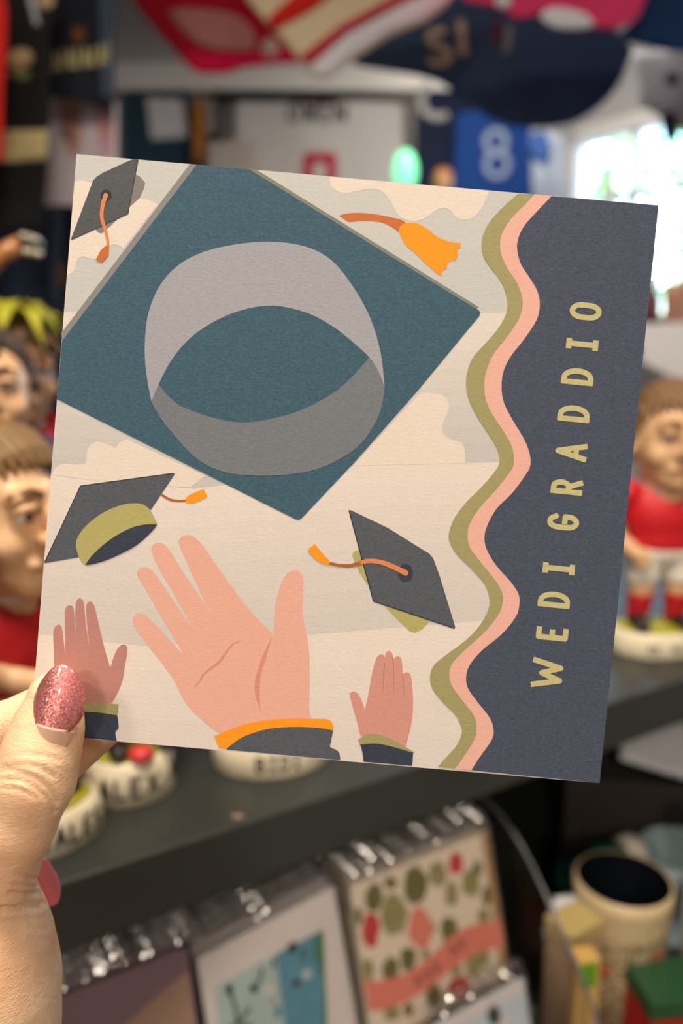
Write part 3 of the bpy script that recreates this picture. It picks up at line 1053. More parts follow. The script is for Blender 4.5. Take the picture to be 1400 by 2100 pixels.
mp.inputs['Scale'].default_value = (.5, 1, 1.6)
nt.links.new(tc.outputs['Object'], mp.inputs['Vector'])
vz = nt.nodes.new('ShaderNodeTexVoronoi')
vz.feature = 'DISTANCE_TO_EDGE'
vz.inputs['Scale'].default_value = 900
nt.links.new(mp.outputs['Vector'], vz.inputs['Vector'])
n3 = nt.nodes.new('ShaderNodeTexNoise')
n3.inputs['Scale'].default_value = 500
n3.inputs['Detail'].default_value = 4
nt.links.new(mp.outputs['Vector'], n3.inputs['Vector'])
ad = nt.nodes.new('ShaderNodeMath')
ad.operation = 'ADD'
nt.links.new(vz.outputs['Distance'], ad.inputs[0])
nt.links.new(n3.outputs['Fac'], ad.inputs[1])
bp = nt.nodes.new('ShaderNodeBump')
bp.inputs['Strength'].default_value = .5
bp.inputs['Distance'].default_value = .0004
nt.links.new(ad.outputs[0], bp.inputs['Height'])
nt.links.new(bp.outputs['Normal'], b.inputs['Normal'])

hand = thing('hand', cv(-170, 2290, .233), 'hand with pink glitter nails pinching the square card', 'hand')
HL = np.array(hand.location)
hb = np_mesh('hand_skin', cvw(hv) - HL, hf, M_skin, hand)

# nails
M_nail = bpy.data.materials.new('pink_glitter_polish')
M_nail.use_nodes = True
nt = M_nail.node_tree
b = nt.nodes['Principled BSDF']
b.inputs['Metallic'].default_value = 0.65
b.inputs['Roughness'].default_value = 0.34
b.inputs['Coat Weight'].default_value = 0.7
b.inputs['Coat Roughness'].default_value = 0.06
tc = nt.nodes.new('ShaderNodeTexCoord')
vz = nt.nodes.new('ShaderNodeTexVoronoi')
vz.inputs['Scale'].default_value = 5200
nt.links.new(tc.outputs['Object'], vz.inputs['Vector'])
cr = nt.nodes.new('ShaderNodeValToRGB')
cr.color_ramp.elements[0].position = 0
cr.color_ramp.elements[0].color = (*lin((196, 88, 98)), 1)
cr.color_ramp.elements[1].position = 1
cr.color_ramp.elements[1].color = (*lin((248, 172, 164)), 1)
sp_ = nt.nodes.new('ShaderNodeSeparateColor')
nt.links.new(vz.outputs['Color'], sp_.inputs[0])
nt.links.new(sp_.outputs[0], cr.inputs[0])
nt.links.new(cr.outputs[0], b.inputs['Base Color'])
ge = nt.nodes.new('ShaderNodeNewGeometry')
sb = nt.nodes.new('ShaderNodeVectorMath')
sb.operation = 'SUBTRACT'
sb.inputs[1].default_value = (.5, .5, .5)
nt.links.new(vz.outputs['Color'], sb.inputs[0])
sc_ = nt.nodes.new('ShaderNodeVectorMath')
sc_.operation = 'SCALE'
sc_.inputs['Scale'].default_value = .55
nt.links.new(sb.outputs[0], sc_.inputs[0])
av = nt.nodes.new('ShaderNodeVectorMath')
nt.links.new(ge.outputs['Normal'], av.inputs[0])
nt.links.new(sc_.outputs[0], av.inputs[1])
nm = nt.nodes.new('ShaderNodeVectorMath')
nm.operation = 'NORMALIZE'
nt.links.new(av.outputs[0], nm.inputs[0])
nt.links.new(nm.outputs[0], b.inputs['Normal'])
M_gnail = mat('rose_gloss_polish', (214, 104, 108), .15, metal=.1, coat=1.0, var=.08, vscale=900)
M_nnail = mat('natural_nail', (240, 190, 158), .4, sss=.2, coat=.15)


def nail(name, center_fn, half_w, sag_fn, m, rows=16, cols=13, thick=.5):
    """curved plate: center_fn(v) -> (point mm, across unit, normal unit)"""
    V, F = [], []
    for layer in (0, 1):
        for j in range(rows + 1):
            v = j / rows
            c, a, n = center_fn(v)
            for i in range(cols + 1):
                u = -1 + 2 * i / cols
                V.append(c + a * (u * half_w(v)) - n * (sag_fn(v) * u * u) - n * (thick * layer))
    N = (rows + 1) * (cols + 1)
    for j in range(rows):
        for i in range(cols):
            a0 = j * (cols + 1) + i
            qd = [a0, a0 + 1, a0 + cols + 2, a0 + cols + 1]
            F.append(qd)
            F.append([k + N for k in qd[::-1]])
    ring = [i for i in range(cols + 1)] + [j * (cols + 1) + cols for j in range(1, rows + 1)] + [rows * (cols + 1) + i for i in range(cols - 1, -1, -1)] + [j * (cols + 1) for j in range(rows - 1, 0, -1)]
    for k in range(len(ring)):
        a0, b0 = ring[k], ring[(k + 1) % len(ring)]
        F.append([b0, a0, a0 + N, b0 + N])
    W = cvw(np.array(V))
    return mesh_obj(name, [Vector(w) for w in W], F, m, hand, smooth=True, recalc=True)


def interp(tab, v):
    return float(np.interp(v, [t[0] for t in tab], [t[1] for t in tab]))


PXM = .1175                                             # mm per pixel at the nail


def thumb_c(v):
    x, y = 97 + 37 * v, 1493 - 129 * v
    Z = .1908 + .0006 * v + .0030 * v * v
    a = np.array([.963, .271, 0.0])
    a /= np.linalg.norm(a)
    n = np.array([.02, -.14 - .25 * v, -1.0])
    n /= np.linalg.norm(n)
    return Hm(x, y, Z), a, n


TW = [(0, 41), (.08, 45), (.2, 51), (.35, 54), (.55, 51), (.7, 45), (.82, 36), (.9, 28), (.96, 18), (1, 6)]
nail('thumb_nail', thumb_c, lambda v: interp(TW, v) * PXM, lambda v: 3.6 * (interp(TW, v) / 54) ** 2, M_nail, rows=28)


def thumb_g(v):
    x, y = 84 + 14 * v, 1541 - 50 * v
    a = np.array([.963, .271, 0.0])
    n = np.array([.02, -.12, -1.0])
    return Hm(x, y, .1915 - .0009 * v), a / np.linalg.norm(a), n / np.linalg.norm(n)


GW = [(0, 14), (.06, 26), (.16, 35), (.35, 43), (1, 47)]
nail('nail_base', thumb_g, lambda v: interp(GW, v) * PXM, lambda v: 3.6 * (interp(GW, v) / 50) ** 2, M_nnail, rows=10, thick=.1)


def ring_c(v):
    x, y = 70 + 44 * v, 1776 + 80 * v
    Z = .2335 + .0004 * v
    ax = np.array([.48, .87, .02])
    n = np.array([.55, -.30, -.78])
    n -= ax * (n @ ax) / (ax @ ax)
    n /= np.linalg.norm(n)
    a = np.cross(n, ax)
    return Hm(x, y, Z) + n * .2, a / np.linalg.norm(a), n


RW = [(0, 4.0), (.2, 4.6), (.5, 4.7), (.75, 4.0), (.9, 2.6), (1, .8)]
nail('finger_nail', ring_c, lambda v: interp(RW, v), lambda v: 2.4 * (interp(RW, v) / 4.7) ** 2, M_gnail)

# white cuff of the sleeve
M_cuff = mat('white_knit', (226, 222, 214), .9, var=.06, vscale=300, bump=.6, bscale=700)
ca = np.array(cvw(np.array([Hm(-110, 2145, .226)]))[0])
cb = np.array(cvw(np.array([Hm(-420, 2600, .25)]))[0])
ax = Vector(cb - ca).normalized()
pr = [Vector(ca) + ax * t for t in (0, .004, .012, .03, .06, .10, .13)]
Vt, Ft = tube(pr, [.0285, .0305, .0312, .0316, .0325, .034, .035], 40, caps=False)
Vi, Fi = tube(pr, [.0285, .0275, .0270, .0272, .028, .029, .030], 40, caps=False)
mesh_obj('sleeve_cuff', *merge((Vt, Ft), (Vi, [f[::-1] for f in Fi])), M_cuff, hand, smooth=True)

# ------------------------------------------------------------------ clay rugby figurines
M_clay = mat('figurine_skin_glaze', (222, 178, 134), .45, var=.08, vscale=30, coat=.15)
M_clayb = mat('figurine_tan_glaze', (190, 140, 100), .45, var=.08, vscale=30, coat=.15)
M_base = mat('figurine_base_cream', (238, 226, 194), .5, var=.05, vscale=40, coat=.1)
M_turf = mat('figurine_turf_green', (164, 162, 34), .7, var=.18, vscale=120, bump=.5, bscale=500)
M_letter = mat('figurine_base_lettering', (62, 60, 58), .6)
M_red = mat('figurine_red_shirt', (206, 22, 34), .5, var=.12, vscale=40)
M_blk = mat('figurine_black_shirt', (30, 30, 32), .5, var=.1, vscale=40)
M_navyf = mat('figurine_navy_shirt', (34, 42, 70), .5, var=.1, vscale=40)
M_wht = mat('figurine_white_shorts', (228, 222, 208), .5, var=.06, vscale=40)
M_sock = mat('figurine_red_socks', (198, 24, 32), .6, var=.1, vscale=60)
M_boot = mat('figurine_boots', (46, 40, 38), .4)
M_eyew = mat('figurine_eye_white', (232, 226, 214), .25)
M_iris = mat('figurine_iris', (70, 52, 40), .25)
M_lip = mat('figurine_lips', (196, 116, 100), .5)
M_ballw = mat('figurine_ball_white', (222, 226, 232), .25, coat=.5)
M_ballr = mat('figurine_ball_red', (214, 62, 58), .4)


def turn_pts(V, a):
    c, s_ = math.cos(a), math.sin(a)
    V = np.asarray(V, float)
    o = V.copy()
    o[:, 0] = V[:, 0] * c - V[:, 1] * s_
    o[:, 1] = V[:, 0] * s_ + V[:, 1] * c
    return o


def base_text(root, text, a_mm, b_mm, z0, hgt, shift, rz, cw=.52, gap=.30, m=None):
    """letters painted round the front wall of an oval base (local mm)"""
    wlet = hgt * cw
    adv = wlet + hgt * gap
    s0 = -adv * (len(text) - 1) / 2 + shift
    for i, ch in enumerate(text):
        if ch == ' ':
            continue
        V, F = [], []
        for st in LET[ch]:
            pts = []
            for k in range(len(st) - 1):
                for t in range(3):
                    pts.append((st[k][0] + (st[k + 1][0] - st[k][0]) * t / 3, st[k][1] + (st[k + 1][1] - st[k][1]) * t / 3))
            pts.append(st[-1])
            P2 = [(s0 + i * adv + (x - .5) * wlet, z0 + y * hgt) for x, y in pts]
            for pl in stroke2d(P2, hgt * .19):
                k = len(V)
                for x, z in pl:
                    th = x / a_mm
                    V.append(((a_mm + .35) * math.sin(th), -(b_mm + .35) * math.cos(th), z))
                F.append(list(range(k, k + len(pl))))
        V = turn_pts(np.array(V), rz) / 1000
        mesh_obj('base_letter', [Vector(v) for v in V], F, m or M_letter, root, local=True)


def figurine(label, pos, rz, s=1.0, turn=0.0, shirt=None, hair=None, hair_style='short', pose='hips', text='', tshift=0.0,
             base_h=24, base=(41, 31), off=0.0, skin=None, group='clay rugby figurines on the black shelf', thgt=9, legs=True):
    shirt = shirt or M_red
    skin = skin or M_clay
    root = thing('rugby_figurine', pos, label, 'figurine', group)
    # --- oval base with turf
    a, b_ = base
    prof = [(a - 1.5, 0), (a, 1.5), (a, base_h * .55), (a - 1.5, base_h - 3), (a - 4, base_h - .5), (a - 6, base_h)]
    V, F = lathe([(r / a, z) for r, z in prof], 48, sx=a, sy=b_)
    mesh_obj('base', [Vector(v) for v in turn_pts(np.array(V), rz) / 1000], F, M_base, root, local=True, smooth=True)
    V, F = lathe([(1 - 5.5 / a, base_h - .6), (.8, base_h + 1.4), (.5, base_h + 2.6), (.02, base_h + 3.0)], 40, sx=a, sy=b_)
    mesh_obj('turf', [Vector(v) for v in turn_pts(np.array(V), rz) / 1000], F, M_turf, root, local=True, smooth=True)
    if text:
        base_text(root, text, a, b_, base_h * .28, thgt, tshift, rz)
    zb = base_h + 1.0
    A = rz + turn
    OX, OY = off * math.cos(rz), off * math.sin(rz)

    def put(name, g, m, parent=None, k=s):
        v, f = g.mesh()
        v[:, 2] = v[:, 2] * k + zb
        v[:, :2] *= k
        return np_mesh(name, turn_pts(v, A) / 1000 + [OX / 1000, OY / 1000, 0], f, m, parent or root)

    # limbs
    if pose == 'hips':
        arms = {sgn: [(sgn * 35, 0, 124), (sgn * 53, 6, 96), (sgn * 34, -12, 76)] for sgn in (-1, 1)}
    elif pose == 'cross':
        arms = {sgn: [(sgn * 35, 0, 124), (sgn * 46, -12, 96), (-sgn * 6, -29, 98 + sgn * 4)] for sgn in (-1, 1)}
    elif pose == 'front':
        arms = {sgn: [(sgn * 33, 0, 122), (sgn * 39, 1, 97), (sgn * 19, -25, 87)] for sgn in (-1, 1)}
    elif pose == 'ball':
        arms = {-1: [(-35, 0, 124), (-46, 4, 94), (-30, -20, 78)], 1: [(35, 0, 124), (48, -4, 96), (26, -34, 96)]}
    else:
        arms = {-1: [(-35, 0, 124), (-50, -10, 108), (-62, -32, 122)], 1: [(35, 0, 124), (44, -14, 92), (10, -32, 82)]}
    g = SDF((-75, -60, -2), (75, 45, 222), 1.6)
    g.ell((0, 0, 174), (31, 35, 40), 4)
    g.ell((0, -6, 148), (25, 27, 22), 8)
    g.ell((0, -25, 138), (11, 9, 9), 7)
    g.ell((-17, -22, 160), (11, 10, 10), 7)
    g.ell((17, -22, 160), (11, 10, 10), 7)
    g.cap((-17, -31, 186), (17, -31, 186), 5, 5, 6)
    for sg in (-1, 1):
        g.ell((sg * 13, -37, 178), (8, 7, 6), 4, op='sub')
        g.ell((sg * 33, 2, 170), (5, 9, 13), 3)
        g.ell((sg * 35.5, -2, 171), (3, 5, 8), 2, op='sub')
    g.cap((0, -33, 184), (0, -45, 166), 4, 6.5, 4)
    g.ell((-6, -39, 163), (4.5, 5, 4), 3)
    g.ell((6, -39, 163), (4.5, 5, 4), 3)
    g.cap((-10, -33, 149.5), (10, -33, 149.5), 3.2, 3.2, 3)
    g.cap((-12, -38, 152), (12, -38, 152), 1.6, 1.6, 1.5, op='sub')
    g.cap((0, 2, 146), (0, 3, 118), 18, 20, 6)
    g.ell((0, 0, 104), (33, 21, 32), 5)
    g.ell((0, 0, 74), (27, 19, 18), 6)
    for sg in (-1, 1):
        p = arms[sg]
        g.chain(p, [11, 8.5, 6.5], 4)
        w, e = np.array(p[2], float), np.array(p[1], float)
        d = (w - e) / np.linalg.norm(w - e)
        g.cap(w, w + d * 9, 6.5, 7, 3)
        sd_ = np.cross(d, (0, 0, 1.0))
        sd_ = sd_ / max(np.linalg.norm(sd_), 1e-6)
        upv = np.cross(sd_, d)
        for kf in range(4):
            o = w + d * 13 + upv * (kf - 1.5) * 4.2
            g.cap(o, o + d * (9 - abs(kf - 1.4) * 1.2) - sd_ * sg * 2, 2.6, 2.2, .8)
        g.cap(w + d * 4, w + d * 12 + upv * 9, 2.8, 2.3, 1)
        if legs:
            g.chain([(sg * 14, 0, 68), (sg * 17, -4, 38), (sg * 18, 1, 9)], [14.5, 11, 8], 4)
    body = put('body', g, skin)
    # clothes
    g = SDF((-70, -45, 50), (70, 45, 150), 1.6)
    g.ell((0, 0, 104), (35.5, 23.5, 34), 5)
    g.ell((0, 0, 80), (30, 21.5, 18), 6)
    for sg in (-1, 1):
        p = arms[sg]
        e = np.array(p[0]) + (np.array(p[1]) - np.array(p[0])) * .72
        g.chain([p[0], tuple(e)], [13.5, 11.5], 4)
    g.half((0, 0, 67), (0, 0, -1))
    g.cap((0, -4, 150), (0, -4, 126), 22, 17, 2, op='sub')
    put('shirt', g, shirt)
    c = lathe([(20, 126), (22, 130), (21, 136), (18.5, 137), (18.5, 127)], 28)
    cvx = turn_pts(np.array([(v.x, v.y * .95, v.z) for v in c[0]]) * [s, s, s] + [0, 0, zb], A) / 1000 + [OX / 1000, OY / 1000, 0]
    mesh_obj('collar', [Vector(v) for v in cvx], c[1], M_wht, root, local=True, smooth=True)
    if legs:
        g = SDF((-45, -35, 25), (45, 35, 90), 1.6)
        g.ell((0, 0, 72), (29, 20.5, 18), 5)
        for sg in (-1, 1):
            g.cap((sg * 14, 0, 66), (sg * 17, -3, 46), 16.5, 15, 4)
        g.half((0, 0, 78), (0, 0, 1))
        g.half((0, 0, 44), (0, 0, -1))
        put('shorts', g, M_wht)
        for sg in (-1, 1):
            g = SDF((-35, -25, 0), (35, 22, 42), 1.5)
            g.cap((sg * 17, -3, 30), (sg * 18, 1, 8), 11.8, 9.4, 2)
            g.half((0, 0, 33), (0, 0, 1))
            put('sock', g, M_sock)
            g = SDF((-40, -36, -1), (40, 25, 20), 1.3)
            g.cap((sg * 18, 3, 6), (sg * 21, -20, 5), 9, 7.5, 3)
            g.half((0, 0, 0), (0, 0, -1))
            put('boot', g, M_boot)
    # face details
    for sg in (-1, 1):
        cth = np.array([sg * 13, -30.2, 177.0])
        V, F = lathe([(5.2 * math.cos(t), 4.2 * math.sin(t)) for t in [math.radians(x) for x in range(-85, 86, 17)]], 16)
        e = turn_pts((np.array([tuple(v) for v in V]) + cth) * [s, s, s] + [0, 0, zb], A) / 1000 + [OX / 1000, OY / 1000, 0]
        eo = mesh_obj('eye', [Vector(v) for v in e], F, M_eyew, root, local=True, smooth=True)
        V, F = lathe([(3 * math.cos(t), 3 * math.sin(t)) for t in [math.radians(x) for x in range(-85, 86, 17)]], 14)
        e = turn_pts((np.array([(v.x, v.y * .6, v.z) for v in V]) + cth + [0, -3.9, -.4]) * [s, s, s] + [0, 0, zb], A) / 1000 + [OX / 1000, OY / 1000, 0]
        mesh_obj('iris', [Vector(v) for v in e], F, M_iris, eo, local=True, smooth=True)
        V, F = tube([(sg * 6, -33.5, 179.5), (sg * 12, -36.6, 181.6), (sg * 18, -34.4, 180.8), (sg * 21, -30, 178.5)], [1.2, 2.6, 2.4, 1.0], 8)
        e = turn_pts(np.array([tuple(v) for v in V]) * [s, s, s] + [0, 0, zb], A) / 1000 + [OX / 1000, OY / 1000, 0]
        mesh_obj('eyelid', [Vector(v) for v in e], F, skin, root, local=True, smooth=True)
        V, F = tube([(sg * 5, -37.0, 187), (sg * 13, -36.5, 190), (sg * 23, -30, 187)], [2.0, 2.4, 1.2], 8)
        e = turn_pts(np.array([tuple(v) for v in V]) * [s, s, s] + [0, 0, zb], A) / 1000 + [OX / 1000, OY / 1000, 0]
        mesh_obj('eyebrow', [Vector(v) for v in e], F, hair or M_iris, root, local=True, smooth=True)
    V, F = tube([(-8, -35.2, 148.5), (0, -36.8, 147.8), (8, -35.2, 148.5)], [1.2, 2.0, 1.2], 8)
    e = turn_pts(np.array([tuple(v) for v in V]) * [s, s, s] + [0, 0, zb], A) / 1000 + [OX / 1000, OY / 1000, 0]
    mesh_obj('lips', [Vector(v) for v in e], F, M_lip, root, local=True, smooth=True)
    if hair:
        rnd = random.Random(int(pos[0] * 1e4) % 997)
        g = SDF((-46, -52, 130), (46, 52, 235), 1.5)
        g.ell((0, 4, 178), (35, 38, 43), 2)
        g.half((0, -28, 199), (0, -.75, -.66), 2)
        g.half((0, 0, 152), (0, 0, -1), 2)
        g.half((0, -8, 178), (0, -1, -.35), 3)
        if hair_style == 'short':                      # combed strands sweeping forward
            for k in range(13):
                x = -31 + k * 5.1
                q_ = math.sqrt(max(.08, 1 - (x / 36.5) ** 2))
                pts = []
                for a_ in (150, 120, 92, 66, 46, 33):
                    t_ = math.radians(a_)
                    lift = 2.5 * max(0, math.sin(math.radians((150 - a_) * 1.5)))
                    pts.append((x * (1 + .02 * (150 - a_) / 100) + 5 * (150 - a_) / 117, 3 - 39 * math.cos(t_) * q_ * -1 * -1 if False else 3 - 39 * q_ * math.cos(t_), 178 + (44 + lift) * q_ * math.sin(t_)))
                g.chain(pts, [2.6, 3.4, 3.6, 3.4, 3.0, 1.8], .7)
        elif hair_style == 'curly':
            for k in range(70):
                u, t = rnd.uniform(-1, 1), rnd.uniform(0, math.pi)
                g.ell((34 * math.cos(t) * .95, 4 + u * 34 * math.sqrt(max(0, 1 - math.cos(t) ** 2 * .8)), 178 + 42 * math.sin(t) * math.sqrt(max(.05, 1 - u * u * .75))), (6, 6, 6), 1)
        put('hair', g, hair)
    return root, zb, A


def stuck(root, name, V, F, m, s, zb, A, smooth=True):
    e = turn_pts(np.array([tuple(v) for v in V]) * [s, s, s] + [0, 0, zb], A) / 1000
    return mesh_obj(name, [Vector(v) for v in e], F, m, root, local=True, smooth=smooth)


def ball(c, r, ry, n=16):
    V, F = lathe([(r * math.cos(t), ry * math.sin(t)) for t in [math.radians(x) for x in range(-86, 87, 12)]], n)
    return [v + Vector(c) for v in V], F


H_blond = mat('figurine_hair_dark_blond', (122, 92, 54), .55, var=.25, vscale=60)
H_dark = mat('figurine_hair_dark_brown', (62, 44, 34), .6, var=.25, vscale=60)
H_brown = mat('figurine_hair_brown', (128, 96, 62), .55, var=.2, vscale=60)
H_ginger = mat('figurine_hair_ginger', (190, 118, 44), .6, var=.2, vscale=60)
FR = math.radians(32.2)


def at_shelf(x, y):
    return on_z(x, y, ZSH)


def at_step(x, Z):
    """on the raised step, at photo column x and depth Z"""
    p = cv(x, 1050, Z)
    k = (ZST - CAM.z + (Z * sp)) / cp
    w = CAM + ((x - CX) / FPX * Z) * RIGHT + k * UP + Z * FWD
    return Vector((w.x, w.y, ZST))


f1, z1, a1 = figurine('fair-haired clay figurine in a red shirt with a base lettered WALES', at_shelf(76, 1719), FR, .97, turn=math.radians(38), hair=H_blond, pose='front', text='WALES', tshift=17, off=-9, thgt=11.5, base=(38, 28))
f2, z2, a2 = figurine('clay figurine with a red ball on its base, beside the one lettered WALES', at_shelf(268, 1620), FR, .74, hair=H_brown, pose='front', text='ALEX M', tshift=2, base=(29, 25), base_h=29, off=5, thgt=12.5)
stuck(f2, 'ball', *ball((2, -19, 3), 8, 5.5), M_ballr, 1, z2, FR)
stuck(f2, 'kicking_tee', *lathe([(6, 0), (5, 4), (3.4, 9), (4.4, 12)], 14, center=(19, -9, -3)), M_ballw, 1, z2, FR)
f3, z3, a3 = figurine('clay figurine behind the card, its base lettered BIDI', at_shelf(557, 1556), math.radians(14), .98, hair=H_dark, pose='ball', text='BIDI', base=(41, 31), thgt=10)
f4, z4, a4 = figurine('short-haired clay figurine in a red shirt with hands on hips, white shorts', at_shelf(1340, 1330), math.radians(8), 1.04, turn=math.radians(-6), hair=H_brown, pose='hips', text='EE  M||I', base=(46, 33), thgt=7)
V, F = lathe([(5.5 * math.cos(t), 5.5 * math.sin(t)) for t in [math.radians(x) for x in range(-80, 81, 20)]], 12)
stuck(f4, 'shirt_badge', [Vector((v.x * .7, v.y * .25, v.z * .7)) + Vector((13, -21.5, 118)) for v in V], F, M_wht, .99, z4, a4)
f5, z5, a5 = figurine('clay figurine in a red shirt holding a round white ball', at_shelf(1545, 1300), math.radians(-6), 1.0, turn=math.radians(-24), hair=H_brown, pose='ball', base=(40, 31))
stuck(f5, 'ball', *ball((-16, -46, 92), 12, 12), M_ballw, 1.0, z5, a5)
f6, z6, a6 = figurine('dark-haired clay figurine on the black step, looking ahead', at_step(15, .63), FR, .93, turn=math.radians(-12), hair=H_dark, hair_style='curly', pose='cross', shirt=M_navyf, base_h=12)
f7, z7_, a7 = figurine('clay figurine wearing a hat of yellow-green leaves', at_step(62, .745), FR, .98, turn=math.radians(10), hair=H_brown, pose='hips', skin=M_clayb, base_h=14)
M_leaff = mat('figurine_leaf_yellow_green', (172, 168, 32), .55, var=.3, vscale=40)
for k in range(11):
    an = 2 * math.pi * k / 11 + .2
    dx, dy = math.cos(an), math.sin(an)
    r0, r1 = 4, 46 + (k % 3) * 6
    pts = [(r0, 214, 6), (r0 + (r1 - r0) * .4, 232 + (k % 2) * 6, 11), (r0 + (r1 - r0) * .75, 226, 8), (r1, 208 - (k % 3) * 4, .6)]
    V, F = [], []
    for (r, z, w) in pts:
        V += [Vector((dx * r - dy * w, dy * r + dx * w, z)), Vector((dx * r, dy * r, z - 2.5)), Vector((dx * r + dy * w, dy * r - dx * w, z)), Vector((dx * r, dy * r, z - 4.5))]
    for j in range(3):
        for i in range(4):
            F.append([j * 4 + i, j * 4 + (i + 1) % 4, j * 4 + 4 + (i + 1) % 4, j * 4 + 4 + i])
    F += [[3, 2, 1, 0], [12, 13, 14, 15]]
    stuck(f7, 'hat_leaf', V, F, M_leaff, .98, z7_, a7)
f8, z8_, a8 = figurine('clay figurine in a black shirt at the end of the front row', at_shelf(-112, 1885), FR, .72, hair=H_dark, pose='front', shirt=M_blk, base=(25, 15), base_h=78)
f9, z9, a9 = figurine('clay figurine raising a brown guitar, on the black step', at_step(-275, .80), FR, 1.0, hair=H_dark, hair_style='curly', pose='guitar', shirt=M_blk, base_h=16, base=(38, 26))
M_neck = mat('guitar_brown_wood', (176, 116, 60), .4, var=.2, vscale=60, coat=.4)
M_head = mat('guitar_headstock_black', (60, 54, 48), .35, coat=.4)
M_peg = mat('silver_pegs', (200, 192, 178), .25, metal=.8)
gA, gB, gC = cv(-95, 640, .735), cv(2, 520, .735), cv(44, 500, .735)
V, F = tube([cv(-210, 720, .735), cv(-150, 690, .735), cv(-95, 640, .735)], [.02, .032, .016], 16)
mesh_obj('guitar_body', V, F, M_neck, f9, smooth=True)
gn = mesh_obj('guitar_neck', *tube([gA, gB, gC], [.0075, .0085, .008], 12), M_neck, f9, smooth=True)
hs = mesh_obj('guitar_headstock', *tube([cv(40, 502, .735), cv(48, 500, .735), cv(80, 506, .735), cv(86, 508, .735)], [.006, .0085, .0085, .005], 10), M_head, f9, smooth=True)
for i, (x, y) in enumerate(((47, 484), (60, 487), (73, 492), (52, 516), (66, 518), (79, 521))):
    V, F = ball(cv(x, y, .725), .0042, .0034, 12)
    mesh_obj('tuning_peg', V, F, M_peg, hs, smooth=True)

# ------------------------------------------------------------------ garments and pictures around the shop
def inside(poly, x, y):
    c = False
    j = len(poly) - 1
    for i in range(len(poly)):
        xi, yi = poly[i]
        xj, yj = poly[j]
        if (yi > y) != (yj > y) and x < (xj - xi) * (y - yi) / (yj - yi) + xi:
            c = not c
        j = i
    return c


class Cloth:
    """a hanging garment: a folded sheet with thickness, laid out on a slanting plane at its own distance"""

    def __init__(self, name, label, cat, outline, at_px, depth, normal, m, amp=.012, freq=22, seed=0, thick=.006, group=None, step=16, hook=True, fold_dir=None):
        self.p0 = cv(at_px[0], at_px[1], depth)
        self.n = Vector(normal).normalized()
        if self.n.dot(CAM - self.p0) < 0:
            self.n = -self.n
        self.rnd = random.Random(seed)
        self.u = Vector((0, 0, 1)).cross(self.n).normalized()
        self.w = self.n.cross(self.u)
        self.amp, self.freq = amp, freq
        self.ph = [self.rnd.uniform(0, 6.28) for _ in range(6)]
        self.root = thing(name, self.p0, label, cat, group)
        self.sheet('cloth', outline, m, 0.0, thick, step)
        xs = [p[0] for p in outline]
        ys = [p[1] for p in outline]
        if hook:
            top = min(ys)
            for fx in (.25, .75):
                x = min(xs) + (max(xs) - min(xs)) * fx
                P = self.pt(x, top + 30, 0)
                if P.z < CEIL - .02:
                    mesh_obj('hanging_cord', *tube([P, Vector((P.x, P.y, CEIL))], .0012, 6), mat('nylon_cord', (200, 200, 200), .5), self.root)

    def disp(self, P):
        d = P - self.p0
        a, b = d.dot(self.u), d.dot(self.w)
        f = self.freq
        return self.amp * (.6 * math.sin(f * a + self.ph[0] + 1.6 * math.sin(5 * b + self.ph[1])) + .3 * math.sin(f * 2.1 * a + self.ph[2] + 3 * b) + .35 * math.sin(f * .45 * b + self.ph[3] + 4 * a))

    def pt(self, x, y, off):
        P = on_plane(x, y, self.p0, self.n)
        return P + self.n * (self.disp(P) + off)

    def sheet(self, name, outline, m, off, thick, step, parent=None):
        pts = [tuple(p) for p in outline]
        dense = []
        for i in range(len(pts)):
            a, b = Vector(pts[i]), Vector(pts[(i + 1) % len(pts)])
            k = max(1, int((b - a).length / step))
            for t in range(k):
                dense.append(a + (b - a) * (t / k))
        nb = len(dense)
        xs = [p.x for p in dense]
        ys = [p.y for p in dense]
        pp = [(p.x, p.y) for p in dense]
        allp = [Vector(p) for p in dense]
        x = min(xs) + step * .5
        while x < max(xs):
            y = min(ys) + step * .5
            while y < max(ys):
                if inside(pp, x, y) and min((p - Vector((x, y))).length_squared for p in dense) > (step * .4) ** 2:
                    allp.append(Vector((x, y)))
                y += step
            x += step
        vo, eo, fo, *_ = delaunay_2d_cdt(allp, [(i, (i + 1) % nb) for i in range(nb)], [], 1, 1e-6)
        V = [self.pt(p.x, p.y, off + thick / 2) for p in vo]
        n0 = len(V)
        F = []
        ec = {}
        for f in fo:
            f = list(f)
            a, b, c = V[f[0]], V[f[1]], V[f[2]]
            if (b - a).cross(c - a).dot(self.n) < 0:
                f = f[::-1]
            F.append(f)
            for i in range(len(f)):
                ec[(f[i], f[(i + 1) % len(f)])] = 1
        V += [v - self.n * thick for v in V[:n0]]
        F += [[i + n0 for i in f[::-1]] for f in F[:]]
        for (a, b) in list(ec):
            if (b, a) not in ec:
                F.append([b, a, a + n0, b + n0])
        return mesh_obj(name, V, F, m, parent or self.root, smooth=True)

    def deco(self, name, outline, m, level=1, step=14):
        return self.sheet(name, outline, m, .004 + .0012 * level, .001, step)

    def strokes(self, name, lines, w, m, level=1):
        V, F = [], []
        for ln in lines:
            for pl in stroke2d(ln, w):
                k = len(V)
                V += [self.pt(x, y, .006 + .0012 * level + 2e-6 * len(F)) for x, y in pl]
                F.append(list(range(k, k + len(pl))))
        return mesh_obj(name, V, F, m, self.root)


def fabric(name, rgb, var=.12):
    return mat(name, rgb, .85, var=var, vscale=9, bump=.25, bscale=900, spec=.25)


